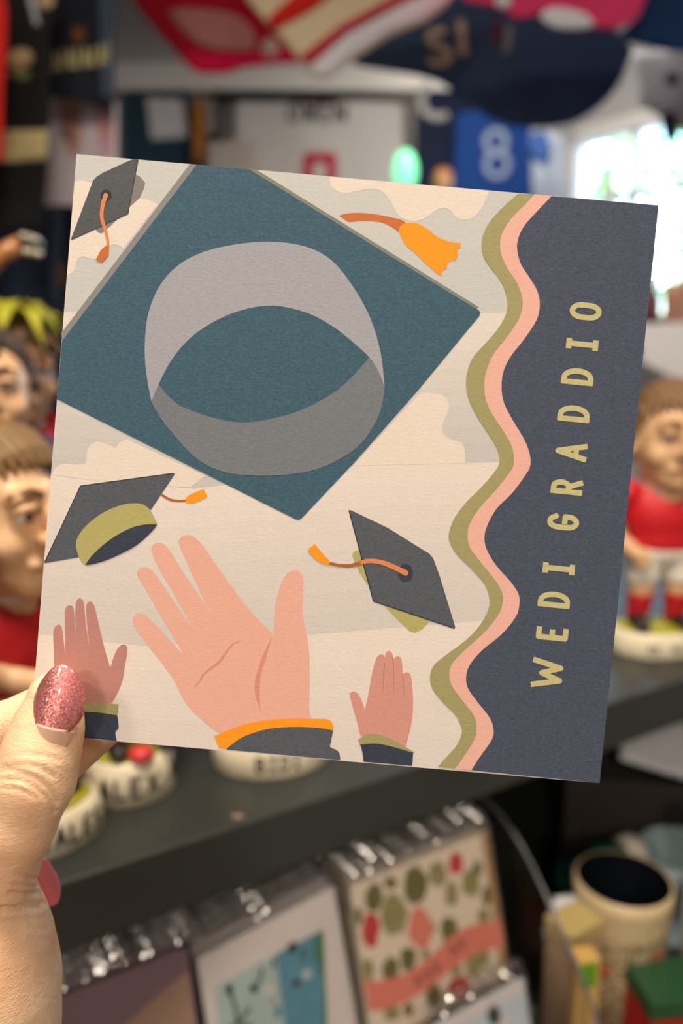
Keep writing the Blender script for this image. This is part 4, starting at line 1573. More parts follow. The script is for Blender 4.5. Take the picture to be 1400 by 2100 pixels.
F_black = fabric('black_jersey_cloth', (26, 26, 28))
F_navyb = fabric('midnight_jersey_cloth', (30, 33, 44))
F_navy = fabric('navy_jersey_cloth', (44, 68, 102))
F_navy2 = fabric('dark_navy_jersey_cloth', (40, 52, 72))
F_red = fabric('crimson_jersey_cloth', (176, 14, 44))
F_redb = fabric('bright_red_cloth', (206, 36, 26))
F_rasp = fabric('raspberry_cloth', (222, 16, 76))
F_pink = fabric('pink_jersey_cloth', (222, 60, 110))
F_cream = fabric('cream_cloth', (222, 206, 172))
F_white = fabric('white_cloth', (222, 224, 232))
F_grey = fabric('pale_grey_cloth', (176, 182, 192))
F_print = fabric('washed_pink_print', (190, 128, 124), .2)
F_gold = fabric('pale_gold_lettering', (196, 184, 132))
F_beige = fabric('beige_badge', (184, 160, 122))
F_royal = fabric('royal_blue_cloth', (24, 66, 140))
F_sky = fabric('sky_blue_cloth', (104, 144, 200))
F_maroon = fabric('maroon_cloth', (96, 22, 44))
F_grn = fabric('muted_green_badge', (112, 122, 74))

# left: black jersey, dark jersey with lettering, red one behind
c = Cloth('rugby_jersey', 'red jersey at the end of the rail, beside the black jersey', 'jersey', [(-220, -60), (4, -60), (18, 30), (17, 110), (8, 190), (4, 330), (-220, 330)], (-60, 120), 1.18, (.15, -1, -.05), F_redb, seed=1, group='jerseys hanging on the side rail')
c = Cloth('rugby_jersey', 'black jersey with a wide pale yellow band and round badges', 'jersey', [(-60, -80), (118, -80), (104, 60), (100, 330), (84, 470), (-70, 480)], (40, 150), 1.30, (.25, -1, -.05), F_black, seed=2, group='jerseys hanging on the side rail')
c.deco('pale_band', [(-62, 263), (100, 268), (98, 327), (-62, 334)], F_gold)
c.deco('badge', arc(42, 122, 27, 20, 0, 345, 16), F_beige)
c.deco('badge', [(16, 146), (36, 140), (62, 150), (60, 166), (38, 164), (18, 156)], F_grn)
c.deco('piping', [(47, -40), (62, -40), (84, 56), (74, 62)], F_grey)
c.deco('badge', arc(95, 10, 18, 17, 0, 345, 16), F_beige)
c = Cloth('rugby_jersey', 'midnight blue jersey with a row of pale gold lettering', 'jersey', [(84, -80), (240, -80), (236, 60), (234, 224), (160, 206), (92, 196), (88, 60)], (160, 100), 1.42, (.2, -1, -.05), F_navyb, seed=3, amp=.016, freq=34, group='jerseys hanging on the side rail')
for i in range(9):
    x = 94 + i * 15.6
    yb = 148 - max(0, i - 4) * 4.5
    lines = [[(x + 2, yb), (x + 4, yb - 42 + (i % 2) * 4)]] if i % 3 else [[(x + 10, yb - 38), (x + 2, yb - 30), (x + 2, yb - 8), (x + 11, yb - 2)]]
    if i % 2:
        lines.append([(x + 4, yb - 40), (x + 12, yb - 4)])
    c.strokes('jersey_letter', lines, 5.6, F_gold)
c.deco('crest', [(150, 60), (168, 58), (176, 76), (168, 96), (156, 94), (148, 78)], fabric('rust_crest', (120, 74, 46)))
c.deco('side_panel', [(196, -60), (236, -60), (232, 205), (208, 196), (204, 60)], fabric('slate_panel', (70, 84, 104)))
# photographs on a card below it
M_photo = mat('photo_paper_white', (218, 206, 214), .35, var=.05, vscale=8)
M_phskin = mat('photo_skin_tones', (196, 142, 128), .4, var=.25, vscale=25)
M_phpink = mat('photo_pink', (214, 160, 178), .4, var=.2, vscale=25)
M_phdark = mat('photo_dark', (84, 72, 84), .4, var=.2, vscale=25)


def board(name, label, cat, quad, Y, thick, m, group=None):
    """a flat panel facing the room, on or before the back wall at distance Y, from its outline in the photo"""
    P = [on_y(x, y, Y) for x, y in quad]
    t = thing(name, sum(P, Vector()) / len(P), label, cat, group)
    n = len(P)
    V = P + [p + Vector((0, thick, 0)) for p in P]
    F = [list(range(n))[::-1], list(range(n, 2 * n))] + [[i, (i + 1) % n, (i + 1) % n + n, i + n] for i in range(n)]
    mesh_obj('panel', V, F, m, t, recalc=True)
    return t


def on_board(t, name, quad, Y, m, lev=1):
    P = [on_y(x, y, Y - .0012 * lev) for x, y in quad]
    nn = (P[1] - P[0]).cross(P[2] - P[0])
    f = list(range(len(P)))
    return mesh_obj(name, P, [f if nn.y < 0 else f[::-1]], m, t)


t = board('photo_board', 'white board of two pinkish photographs under the lettered jersey', 'photo board', [(86, 192), (236, 208), (236, 420), (60, 420)], 1.60, .012, M_photo)
on_board(t, 'photograph', [(120, 204), (168, 206), (166, 290), (150, 330), (122, 270)], 1.60, M_phskin)
on_board(t, 'photograph', [(124, 262), (140, 262), (148, 292), (128, 280)], 1.60, M_phdark, 2)
on_board(t, 'photograph', [(196, 216), (232, 222), (230, 318), (206, 316)], 1.60, M_phpink)
on_board(t, 'photograph', [(204, 250), (226, 246), (228, 282), (208, 276)], 1.60, M_phskin, 2)
for x in (110, 220):
    P = on_y(x, 212, 1.606)
    mesh_obj('hanging_cord', *tube([P, Vector((P.x, P.y, CEIL))], .0012, 6), mat('nylon_cord', (200, 200, 200), .5), t)
# dark clothes lower on the left
c = Cloth('rugby_jersey', 'dark navy jersey hanging low behind the leaf-hatted figurine', 'jersey', [(-260, 318), (40, 322), (118, 334), (236, 330), (280, 520), (262, 860), (-260, 860)], (60, 500), 1.78, (.2, -1, 0), F_navy2, seed=5, amp=.026, freq=26, group='jerseys hanging on the side rail', hook=True)
mesh_obj('hanger_rod', *tube([c.pt(-240, 330, 0), c.pt(230, 340, 0)], .006, 8), mat('steel_rod', (170, 172, 176), .3, metal=.9), c.root)
c.deco('fold_panel', [(108, 380), (132, 360), (128, 560), (120, 640), (100, 600)], fabric('slate_panel', (70, 84, 104)))
c.deco('badge', [(118, 548), (132, 540), (134, 582), (122, 586)], fabric('tan_badge', (176, 124, 78)))

# overhead jerseys slung under the ceiling
c = Cloth('rugby_jersey', 'crimson jersey slung under the ceiling with a faded pink print', 'jersey', [(236, -120), (560, -120), (640, 40), (632, 128), (560, 132), (500, 138), (462, 150), (420, 152), (395, 142), (372, 116), (330, 70), (288, 20), (262, -40)], (430, 70), 1.72, (-.1, -1, -.3), F_red, seed=6, amp=.014, freq=18, group='jerseys slung under the ceiling')
c.deco('faded_print', sm([(352, 24), (420, 20), (480, 30), (516, 60), (522, 100), (480, 104), (420, 96), (382, 66)]), F_print)
c.deco('hem', [(372, 108), (440, 112), (520, 112), (632, 106), (632, 128), (560, 131), (500, 138), (462, 149), (420, 151), (396, 142)], F_rasp, 2)
c.deco('print_mark', arc(556, 100, 20, 22, 0, 330, 12), fabric('pale_print', (206, 176, 176)), 2)
ST = (.15, -1, -.25)
c = Cloth('striped_jersey', 'jersey with slanting red, cream and white stripes slung under the ceiling', 'jersey', [(440, -110), (1000, -110), (912, 14), (872, 44), (800, 74), (716, 128), (672, 162), (640, 158), (610, 120), (560, 62), (510, 6)], (700, 60), 1.40, ST, F_cream, seed=7, amp=.010, freq=14, group='jerseys slung under the ceiling')
c.deco('red_stripe', [(700, -48), (640, -60), (600, -8), (546, 40), (562, 64), (640, 22), (720, -40)], F_redb)
c.deco('red_stripe', [(612, 118), (700, 50), (842, -26), (900, -60), (930, -40), (800, 20), (712, 68), (634, 136)], fabric('brick_red_cloth', (186, 44, 58)), 1)
c.deco('white_stripe', [(634, 138), (712, 70), (800, 22), (930, -42), (960, -40), (905, 10), (868, 38), (796, 68), (712, 122), (672, 158), (642, 156)], F_white, 1)
c = Cloth('rugby_jersey', 'large navy jersey sagging from the ceiling before the window', 'jersey', sm([(700, 60), (800, 40), (900, -40), (1080, -60), (1240, 40), (1296, 96), (1292, 118), (1268, 176), (1220, 226), (1160, 256), (1080, 262), (1010, 244), (950, 200), (900, 168), (850, 152), (780, 142), (720, 128)], sub=3), (1080, 150), 1.62, (-.1, -1, -.22), F_navy, seed=8, amp=.018, freq=15, group='jerseys slung under the ceiling')
M_dig = fabric('cream_lettering', (168, 160, 150))
c.strokes('jersey_letter', [smooth_line([(912, 62), (886, 66), (882, 84), (905, 96), (922, 112), (908, 128), (880, 124)], False, 4)], 15, M_dig)
c.strokes('jersey_letter', [[(944, 40), (950, 112)]], 17, M_dig)
c.strokes('jersey_letter', [smooth_line([(1042, 52), (1040, 92), (1034, 108)], False, 4)], 14, fabric('slate_lettering', (110, 124, 130)))
c.deco('red_flash', [(1012, 46), (1026, 44), (1024, 92), (1014, 100)], F_maroon, 2)
c = Cloth('rugby_jersey', 'pink jersey with a white patch slung above the navy one', 'jersey', [(930, -140), (1340, -140), (1318, 6), (1298, 44), (1256, 60), (1215, 54), (1110, 30), (1060, 36), (1010, 14), (950, 2)], (1130, 10), 1.30, (0, -1, -.3), F_pink, seed=9, group='jerseys slung under the ceiling')
c.deco('white_patch', sm([(1108, 32), (1130, 16), (1168, 18), (1205, 30), (1218, 52), (1180, 60), (1130, 54)]), F_white, 2)
c.deco('white_patch', arc(1030, 4, 18, 14, 0, 330, 12), F_white, 2)
c = Cloth('rugby_jersey', 'deep blue jersey slung beside the pink one', 'jersey', [(1330, -120), (1640, -120), (1640, 100), (1420, 108), (1340, 98), (1268, 82), (1268, 70), (1310, 30)], (1360, 40), 1.34, (.1, -1, -.25), fabric('deep_blue_cloth', (22, 54, 98)), seed=10, group='jerseys slung under the ceiling')
c = Cloth('rugby_jersey', 'pale grey jersey with dark badges hanging by the window', 'jersey', [(1296, 106), (1440, 96), (1600, 110), (1620, 300), (1460, 320), (1388, 262), (1340, 232), (1310, 216)], (1370, 170), 1.72, (-.3, -1, -.2), F_grey, seed=11, group='jerseys slung under the ceiling', hook=True)
c.deco('badge', arc(1376, 162, 16, 13, 0, 330, 12), F_navy2)
c.deco('navy_sleeve', [(1352, 234), (1384, 228), (1392, 290), (1362, 292)], F_navy2)

# on the back wall
YW = WALL_Y - .03
M_blackf = mat('black_picture_frame', (24, 24, 26), .4)
jf = thing('framed_jersey', on_y(640, 420, YW), 'white jersey in a black frame with dark lettering and a red number', 'framed jersey')


def wall_rect(x0, y0, x1, y1, Y):
    a, b = on_y(x0, y0, Y), on_y(x1, y1, Y)
    return a.x, a.z, b.x, b.z


x0, zt, x1, _ = wall_rect(448, 196, 838, 700, YW)
zbm = zt - .62
mesh_obj('backing', *box((x0 + x1) / 2, WALL_Y - .004, (zt + zbm) / 2, (x1 - x0) / 2, .004, (zt - zbm) / 2), mat('grey_mount', (150, 148, 146), .8), jf)
for (cx_, cz_, hx, hz) in (((x0 + x1) / 2, zt, (x1 - x0) / 2 + .012, .012), ((x0 + x1) / 2, zbm, (x1 - x0) / 2 + .012, .012), (x0, (zt + zbm) / 2, .012, (zt - zbm) / 2), (x1, (zt + zbm) / 2, .012, (zt - zbm) / 2)):
    mesh_obj('frame_bar', *box(cx_, WALL_Y - .02, cz_, hx, .02, hz, bev=.002), M_blackf, jf)
F_shirt = fabric('white_shirt_cloth', (196, 196, 200), .06)


class OnWall(Cloth):
    def __init__(self, root, at_px, Y, amp, freq, seed):
        self.p0 = on_y(*at_px, Y)
        self.n = Vector((0, -1, 0))
        self.u = Vector((1, 0, 0))
        self.w = Vector((0, 0, 1))
        self.amp, self.freq = amp, freq
        r = random.Random(seed)
        self.ph = [r.uniform(0, 6.28) for _ in range(6)]
        self.root = root


w = OnWall(jf, (640, 300), WALL_Y - .024, .005, 16, 3)
w.sheet('shirt', [(480, 210), (580, 206), (640, 212), (700, 206), (800, 206), (826, 212), (826, 560), (470, 560), (476, 400)], F_shirt, 0, .006, 14)
w.deco('collar', sm([(602, 208), (612, 186), (640, 176), (668, 180), (694, 208), (650, 214)]), F_maroon)
for ch, x in (('O', 603), ('W', 636), ('E', 668), ('N', 697)):
    lines = [[(x + (a - .5) * 20, 250 - b * 36) for a, b in st] for st in LET[ch]]
    w.strokes('jersey_letter', lines, 6.0, fabric('jersey_ink_black', (34, 36, 44)))
w.strokes('jersey_number', [[(632, 420), (632, 324), (680, 324), (680, 420), (632, 420)]], 20, fabric('jersey_number_red', (184, 22, 66)))

# beam, board, paper, post and boxes on the back wall
xa, z_a, xb, z_b = wall_rect(330, 132, 900, 188, WALL_Y - .02)
struct('trim_2', *box((xa + xb) / 2 + .1, WALL_Y - .02, (z_a + z_b) / 2, (xb - xa) / 2 + .25, .02, (z_a - z_b) / 2), M_white)
t = board('notice_board', 'dark teal notice board on the back wall', 'notice board', [(252, 172), (338, 170), (392, 192), (392, 640), (252, 640)], WALL_Y - .03, .028, mat('dark_teal_felt', (30, 62, 84), .9, var=.1, vscale=20))
t = board('notice_paper', 'blank white paper sheet pinned on the teal notice board', 'paper', [(300, 200), (374, 204), (386, 280), (310, 286)], WALL_Y - .034, .002, mat('white_paper', (214, 218, 230), .7, var=.03, vscale=10))
t = board('timber_post', 'orange-brown timber post beside the notice board', 'post', [(396, 204), (416, 204), (419, 700), (397, 700)], WALL_Y - .06, .055, mat('orange_timber', (172, 116, 40), .5, var=.2, vscale=14))
t = board('grey_carton', 'pale grey carton stacked against the back wall beside the timber post', 'carton', [(422, 208), (438, 206), (440, 272), (424, 276)], WALL_Y - .05, .045, mat('grey_carton_paper', (150, 148, 148), .8, var=.08, vscale=12))
t = board('white_carton', 'off-white carton under the grey one by the back wall', 'carton', [(428, 292), (520, 288), (524, 640), (430, 640)], WALL_Y - .13, .065, mat('white_carton_paper', (176, 172, 168), .8, var=.08, vscale=12))
c = Cloth('rugby_jersey', 'dark navy jersey with a pale curved stripe on the back wall', 'jersey', [(856, 160), (990, 150), (1006, 300), (1004, 452), (856, 446)], (920, 300), 2.43, (0, -1, 0), fabric('ink_blue_cloth', (26, 36, 66)), seed=14, amp=.008, freq=20, group='jerseys on the back wall', hook=False)
c.strokes('pale_stripe', [smooth_line([(880, 168), (866, 196), (868, 226), (892, 240), (914, 236)], False, 5)], 17, fabric('pale_stripe_cloth', (170, 172, 178)))
c = Cloth('rugby_jersey', 'royal blue jersey with a pale figure eight on the back wall', 'jersey', [(935, 236), (1000, 220), (1086, 250), (1092, 460), (930, 450), (926, 400)], (1010, 320), 2.38, (0, -1, 0), F_royal, seed=15, amp=.008, freq=20, group='jerseys on the back wall', hook=False)
c.strokes('jersey_number', [arc(1015, 292, 20, 22, 0, 360, 16), arc(1018, 338, 22, 24, 0, 360, 16)], 12, fabric('pale_blue_number', (150, 168, 200)))
c = Cloth('curtain', 'pale blue-white curtain gathered at the edge of the window', 'curtain', [(1088, 268), (1158, 276), (1162, 420), (1160, 900), (1086, 900), (1092, 420)], (1124, 330), 2.22, (-.3, -1, 0), fabric('pale_blue_curtain', (168, 184, 210)), seed=16, amp=.02, freq=60, hook=False)
c.deco('tie_back', sm([(1084, 276), (1116, 272), (1130, 310), (1120, 338), (1096, 332), (1086, 310)]), fabric('blue_tie_cloth', (60, 96, 168)), 2)

# green glass ornament and ginger-haired figurine on a wall shelf
zsh2 = on_y(900, 470, 2.35).z
ws = thing('wall_shelf', (0.25, WALL_Y, zsh2), 'narrow dark shelf on the back wall under the green glass ornament', 'shelf')
mesh_obj('board', *box(.30, WALL_Y - .16, zsh2 - .012, .26, .158, .012, bev=.002), M_black, ws)
for x in (.1, .5):
    mesh_obj('bracket', *box(x, WALL_Y - .10, zsh2 - .06, .008, .095, .04), M_black, ws)
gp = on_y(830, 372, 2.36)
gl = thing('glass_ornament', (gp.x, gp.y, zsh2), 'small green glass ornament on the wall shelf, given an added glow', 'lamp')
M_green = mat('green_glass_added_glow', (120, 230, 170), .2, emit=(120, 235, 170), estr=1.6)  # window light caught in the glass, put in as emission; no lamp inside
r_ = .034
mesh_obj('glass_body', *lathe([(.012, .10), (.026, .115), (r_, .145), (r_ * .98, .165), (r_ * .8, .19), (r_ * .45, .207), (.003, .212)], 24), M_green, gl, local=True, smooth=True)
mesh_obj('stem', *lathe([(.03, 0), (.03, .008), (.009, .014), (.009, .09), (.018, .102)], 24), M_peg, gl, local=True, smooth=True)
gp2 = on_y(908, 372, 2.40)
g_root, _, _ = figurine('ginger-haired clay figurine on the wall shelf beside the green glass ornament', Vector((gp2.x, gp2.y, zsh2)), 0.0, .98 * ((on_y(908, 343, 2.40).z - zsh2) / .236), hair=H_ginger, hair_style='curly', pose='cross', shirt=M_navyf, base_h=10, group=None)

# things on the window sill
ZSILL = ZS + .002
sx = wpt(.42) - WN * .06
M_sillw = mat('white_card_stock', (232, 232, 236), .6, var=.03, vscale=10)


def sill(t_, off):
    p = wpt(t_) - WN * off
    return Vector((p.x, p.y, ZSILL))
bk = thing('display_card', sill(.40, .02), 'bright white display card propped against the wall below the window sill', 'card')
pl0 = cv(1360, 720, 1.9)
qn = Vector((-.55, -.8, .12)).normalized()
Q = [on_plane(x, y, pl0, qn) for x, y in ((1306, 664), (1440, 660), (1446, 780), (1384, 776), (1316, 742))]
V = Q + [p - qn * .006 for p in Q]
mesh_obj('panel', V, [[0, 1, 2, 3, 4], [9, 8, 7, 6, 5]] + [[i, (i + 1) % 5, (i + 1) % 5 + 5, i + 5] for i in range(5)], M_sillw, bk, recalc=True)
lg = Q[3] - qn * .01
mesh_obj('stand_leg', *tube([lg, Vector((lg.x, lg.y, 0.02))], .008, 8), M_rim, bk)
bb_ = lg
mesh_obj('stand_foot', *lathe([(.10, 0), (.10, .012), (.02, .02)], 24, center=(bb_.x, bb_.y, 0)), M_rim, bk)


def jar(name, label, cat, pos, prof, m, parts=(), group=None):
    t = thing(name, pos, label, cat, group)
    mesh_obj('body', *lathe(prof, 28), m, t, local=True, smooth=True)
    for nm, pr_, mm in parts:
        mesh_obj(nm, *lathe(pr_, 28), mm, t, local=True, smooth=True)
    return t


M_mar = mat('maroon_glaze', (92, 26, 38), .3, coat=.5, var=.1, vscale=20)
M_tan = mat('tan_glaze', (176, 128, 104), .4, var=.1, vscale=20)
jar('sill_vase', 'maroon glazed vase with a white lid on the window sill', 'vase', sill(.365, .05), [(.03, 0), (.038, .03), (.04, .07), (.03, .10), (.022, .115)], M_mar, [('lid', [(.022, .113), (.03, .12), (.03, .135), (.012, .15)], M_white)])
jar('sill_pot', 'tan clay pot on the window sill beside the maroon vase', 'pot', sill(.455, .05), [(.026, 0), (.036, .04), (.038, .09), (.034, .12)], M_tan)

# ------------------------------------------------------------------ greeting cards racked under the shelf
FILM = clear_film('cellophane', gloss=.0, rough=.12, ior=1.3)
FLAP = clear_film('cellophane_flap', gloss=.22, rough=.1)


class RackCard:
    def __init__(self, label, tl, p, yaw, lean, w, h, face, thick=.0028, group=None, flap=.012):
        d = ray(*tl)
        t = p / d.dot(NB)
        self.tl = CAM + d * t
        r = Matrix.Rotation(yaw, 3, 'Z')
        self.r = r @ D1
        nh = r @ (-NB)
        self.dn = (Vector((0, 0, -1)) * math.cos(lean) + nh * math.sin(lean)).normalized()
        self.n = self.dn.cross(self.r).normalized()
        if self.n.dot(nh) < 0:
            self.n = -self.n
        self.w, self.h, self.thick = w, h, thick
        self.root = thing('greeting_card', self.tl + self.dn * h, label, 'card', group)
        self.slab('card', 0, 0, w, h, -thick, 0, face)
        self.slab('clear_sleeve', -.002, -.003, w + .002, h + .001, -thick - .0008, .0009, FILM)
        r_ = random.Random(int(w * 1e5) + int(tl[0]))
        V, F = [], []
        nn, mm = 64, 6
        for j in range(mm + 1):
            for i in range(nn + 1):
                V.append(self.at(-.002 + (w + .004) * i / nn, -.003 - flap * j / mm, -thick * j / mm * 1.6 + r_.uniform(-.0006, .0006) * (j > 0)))
        for j in range(mm):
            for i in range(nn):
                k = j * (nn + 1) + i
                F.append([k, k + 1, k + nn + 2, k + nn + 1])
        mesh_obj('sleeve_flap', V, F, FLAP, self.root)

    def at(self, a, b, o=0.0):
        return self.tl + self.r * a + self.dn * b + self.n * o

    def slab(self, name, a0, b0, a1, b1, o0, o1, m):
        c = [(a0, b0), (a1, b0), (a1, b1), (a0, b1)]
        V = [self.at(a, b, o0) for a, b in c] + [self.at(a, b, o1) for a, b in c]
        return mesh_obj(name, V, [[0, 1, 2, 3], [7, 6, 5, 4], [0, 4, 5, 1], [1, 5, 6, 2], [2, 6, 7, 3], [3, 7, 4, 0]], m, self.root, recalc=True)

    def draw(self, name, poly, m, lev=1, px=True):
        if px:
            P = [on_plane(x, y, self.tl, self.n) for x, y in poly]
            loc = [((q_ - self.tl).dot(self.r), (q_ - self.tl).dot(self.dn)) for q_ in P]
        else:
            loc = poly
        loc = [(min(max(a, .0004), self.w - .0004), min(max(b, .0004), self.h - .0004)) for a, b in loc]
        V = [self.at(a, b, .00008 * lev) for a, b in loc]
        tr = tessellate_polygon([[Vector((a, b, 0)) for a, b in loc]])
        F = []
        for t in tr:
            a, b, c = [V[i] for i in t]
            F.append(t if (b - a).cross(c - a).dot(self.n) > 0 else t[::-1])
        return mesh_obj(name, V, F, m, self.root)

    def blob(self, name, x, y, rx, ry, m, lev=1, wob=.18, seed=0, rot=0.0):
        r = random.Random(seed + int(x * 7 + y))
        pts = []
        for k in range(14):
            a = 2 * math.pi * k / 14
            q_ = 1 + wob * r.uniform(-1, 1)
            dx, dy = rx * q_ * math.cos(a), ry * q_ * math.sin(a)
            pts.append((x + dx * math.cos(rot) - dy * math.sin(rot), y + dx * math.sin(rot) + dy * math.cos(rot)))
        self.draw(name, pts, m, lev)

    def behind(self, n, gap, label, group):
        """the further copies of this card standing behind it"""
        for k in range(1, n + 1):
            c = self.root.copy()
            COL.objects.link(c)
            c.location = Vector(self.root.location) + NB * (gap * k) + Vector((0, 0, .0012 * (k % 2)))
            c['label'] = label
            c['group'] = group
            for ch in self.root.children:
                o = ch.copy()
                COL.objects.link(o)
                o.parent = c


K_cream = mat('rack_card_cream', (242, 226, 206), .6, var=.04, vscale=60)
K_white = mat('rack_card_white', (240, 230, 226), .6, var=.04, vscale=60)
K_olive = mat('rack_print_olive', (126, 120, 72), .6, var=.2, vscale=90)
K_olive2 = mat('rack_print_sage', (168, 158, 106), .6, var=.2, vscale=90)
K_red = mat('rack_print_red', (214, 74, 74), .6, var=.1, vscale=90)
K_coral = mat('rack_print_coral', (238, 146, 126), .6, var=.06, vscale=90)
K_ink = mat('rack_print_ink', (120, 74, 56), .6)
K_tan = mat('rack_print_tan', (186, 148, 98), .6)
K_teal = mat('rack_print_teal', (110, 166, 188), .6, var=.2, vscale=70)
K_pale = mat('rack_print_pale_blue', (196, 216, 210), .6, var=.12, vscale=70)
K_green = mat('rack_print_green', (92, 150, 116), .6, var=.2, vscale=70)
K_dark = mat('rack_print_dark', (66, 84, 84), .6)
K_mauve = mat('rack_card_mauve', (150, 122, 132), .6, var=.1, vscale=40)
K_brown = mat('rack_card_brown', (96, 78, 66), .6, var=.15, vscale=40)
K_blue = mat('rack_card_ice_blue', (216, 226, 234), .6, var=.06, vscale=60)
LEAN = math.radians(15)

fl = RackCard('floral greeting card with a coral ribbon, foremost in its stack under the shelf', (718, 1816), .437, 0, LEAN, .131, .129, K_cream, group='floral cards under the shelf')
zg = lambda x, y: (700 + x / 3.5, 1650 + y / 3.5)
for x, y, rx, ry, m in ((235, 670, 50, 90, K_olive), (380, 790, 80, 120, K_olive2), (530, 580, 68, 120, K_olive), (690, 500, 55, 80, K_olive2), (790, 640, 38, 80, K_olive2), (930, 560, 55, 85, K_olive2), (975, 460, 25, 50, K_olive),
                        (770, 900, 50, 80, K_olive), (480, 1110, 48, 75, K_olive), (350, 1180, 50, 70, K_olive), (940, 1150, 48, 70, K_olive2), (1020, 800, 38, 45, K_olive2), (660, 1370, 45, 80, K_olive), (360, 1500, 50, 45, K_olive2), (180, 1190, 40, 70, K_olive2),
                        (1040, 660, 26, 60, K_olive), (600, 1070, 26, 40, K_olive2), (820, 1190, 30, 40, K_olive2), (480, 1470, 30, 40, K_olive), (120, 800, 26, 60, K_olive), (1020, 1100, 36, 50, K_olive2), (640, 880, 26, 46, K_olive2), (350, 560, 40, 40, K_olive)):
    fl.blob('printed_leaf', *zg(x, y), rx / 2.9, ry / 2.9, m, 1, .12, 2)
for x, y, rx, ry, m in ((205, 900, 58, 115, K_red), (815, 420, 45, 80, K_red), (850, 1310, 70, 65, K_red), (565, 880, 82, 125, K_coral)):
    fl.blob('printed_flower', *zg(x, y), rx / 3.2, ry / 3.2, m, 2, .16, 3)
fl.draw('printed_ribbon', [zg(*p) for p in smooth_line([(60, 1250), (200, 1265), (320, 1255), (480, 1200), (640, 1085), (780, 950), (900, 880), (1020, 845), (1160, 830)], False, 3)] + [zg(*p) for p in smooth_line([(1200, 1020), (1060, 1040), (950, 1075), (820, 1160), (700, 1260), (560, 1360), (420, 1435), (280, 1475), (80, 1500)], False, 3)], K_coral, 3)
for i, (x, y) in enumerate(((545, 1260), (610, 1215), (670, 1165), (795, 1040), (850, 1000))):
    for dx in (-14, 12):
        a, b_ = zg(x + dx, y - 30), zg(x + dx + 14, y + 34)
        fl.draw('printed_letter', [(a[0] - 2, a[1]), (a[0] + 2, a[1]), (b_[0] + 2, b_[1]), (b_[0] - 2, b_[1])], K_ink, 4)
fl.draw('printed_margin', [(.124, .001), (.1305, .001), (.1305, .128), (.124, .128)], K_tan, 2, px=False)
fl.draw('printed_margin', [(.001, .115), (.1305, .115), (.1305, .1285), (.001, .1285)], K_tan, 2, px=False)
fl.behind(5, .0066, 'floral greeting card with a coral ribbon, tucked behind the foremost of its stack', 'floral cards behind the foremost one')

bl = RackCard('white-bordered card with a blue garden print, foremost in its stack', (403, 1966), .428, math.radians(8), LEAN, .112, .122, K_white, group='blue garden cards under the shelf')
zb4 = lambda x, y: (300 + x / 3.5, 1700 + y / 3.5)
bl.draw('printed_field', [zb4(*p) for p in ((495, 1130), (960, 880), (1270, 720), (1330, 1900), (560, 2200))], K_pale, 1)
bl.draw('printed_field', [zb4(*p) for p in ((930, 900), (1270, 720), (1330, 1900), (1060, 2000), (980, 1300))], K_teal, 2)
bl.draw('printed_field', [zb4(*p) for p in ((1190, 780), (1270, 722), (1330, 1900), (1240, 1900), (1270, 1100), (1200, 900))], K_green, 3)
for pts in ([(600, 1150), (640, 1300), (660, 1400)], [(740, 1280), (680, 1370), (600, 1420)], [(830, 1000), (810, 1090), (760, 1160)], [(1050, 830), (1010, 880)], [(920, 930), (905, 1000)], [(660, 1400), (720, 1420), (760, 1400)], [(1130, 860), (1120, 930)]):
    P2 = [zb4(*p) for p in pts]
    polys = stroke2d(P2, 6)
    for pl in polys:
        bl.draw('printed_sprig', [tuple(v) for v in pl], K_dark, 4)
for x, y, rx, ry, m in ((770, 1145, 34, 30, K_dark), (590, 1150, 26, 40, K_dark), (1045, 850, 40, 38, K_dark), (1070, 1110, 34, 30, mat('rack_print_plum', (92, 96, 120), .6)), (900, 1240, 16, 14, K_red), (840, 1330, 40, 30, K_pale), (940, 1310, 30, 40, K_teal), (1150, 1040, 40, 44, K_pale), (880, 1150, 30, 34, K_white)):
    bl.blob('printed_flower', *zb4(x, y), rx / 3.5, ry / 3.5, m, 5, .2, 5)
bl.behind(6, .0096, 'white-bordered card with a blue garden print, tucked behind the foremost of its stack', 'blue garden cards behind the foremost one')

mv = RackCard('mauve and beige greeting card beside the blue garden cards', (70, 2066), .424, 0, LEAN, .090, .116, K_mauve, group='mauve cards under the shelf')
mv.draw('printed_panel', [(.046, .03), (.089, .014), (.089, .114), (.02, .114), (.03, .06)], mat('rack_print_beige', (186, 154, 132), .6, var=.15, vscale=50), 1, px=False)
mv.behind(6, .0075, 'mauve and beige greeting card, tucked behind the foremost of its stack', 'mauve cards behind the foremost one')

ib = RackCard('ice blue card with a dark flower, standing in front of the floral cards', (888, 2108), .385, 0, LEAN, .088, .102, K_blue)
ib.blob('printed_flower', 1012, 2082, 14, 20, K_dark, 1)
ib.blob('printed_flower', 1032, 2094, 10, 9, K_cream, 2)
ib.draw('printed_border', [(.001, .001), (.087, .001), (.087, .008), (.001, .008)], K_white, 1, px=False)

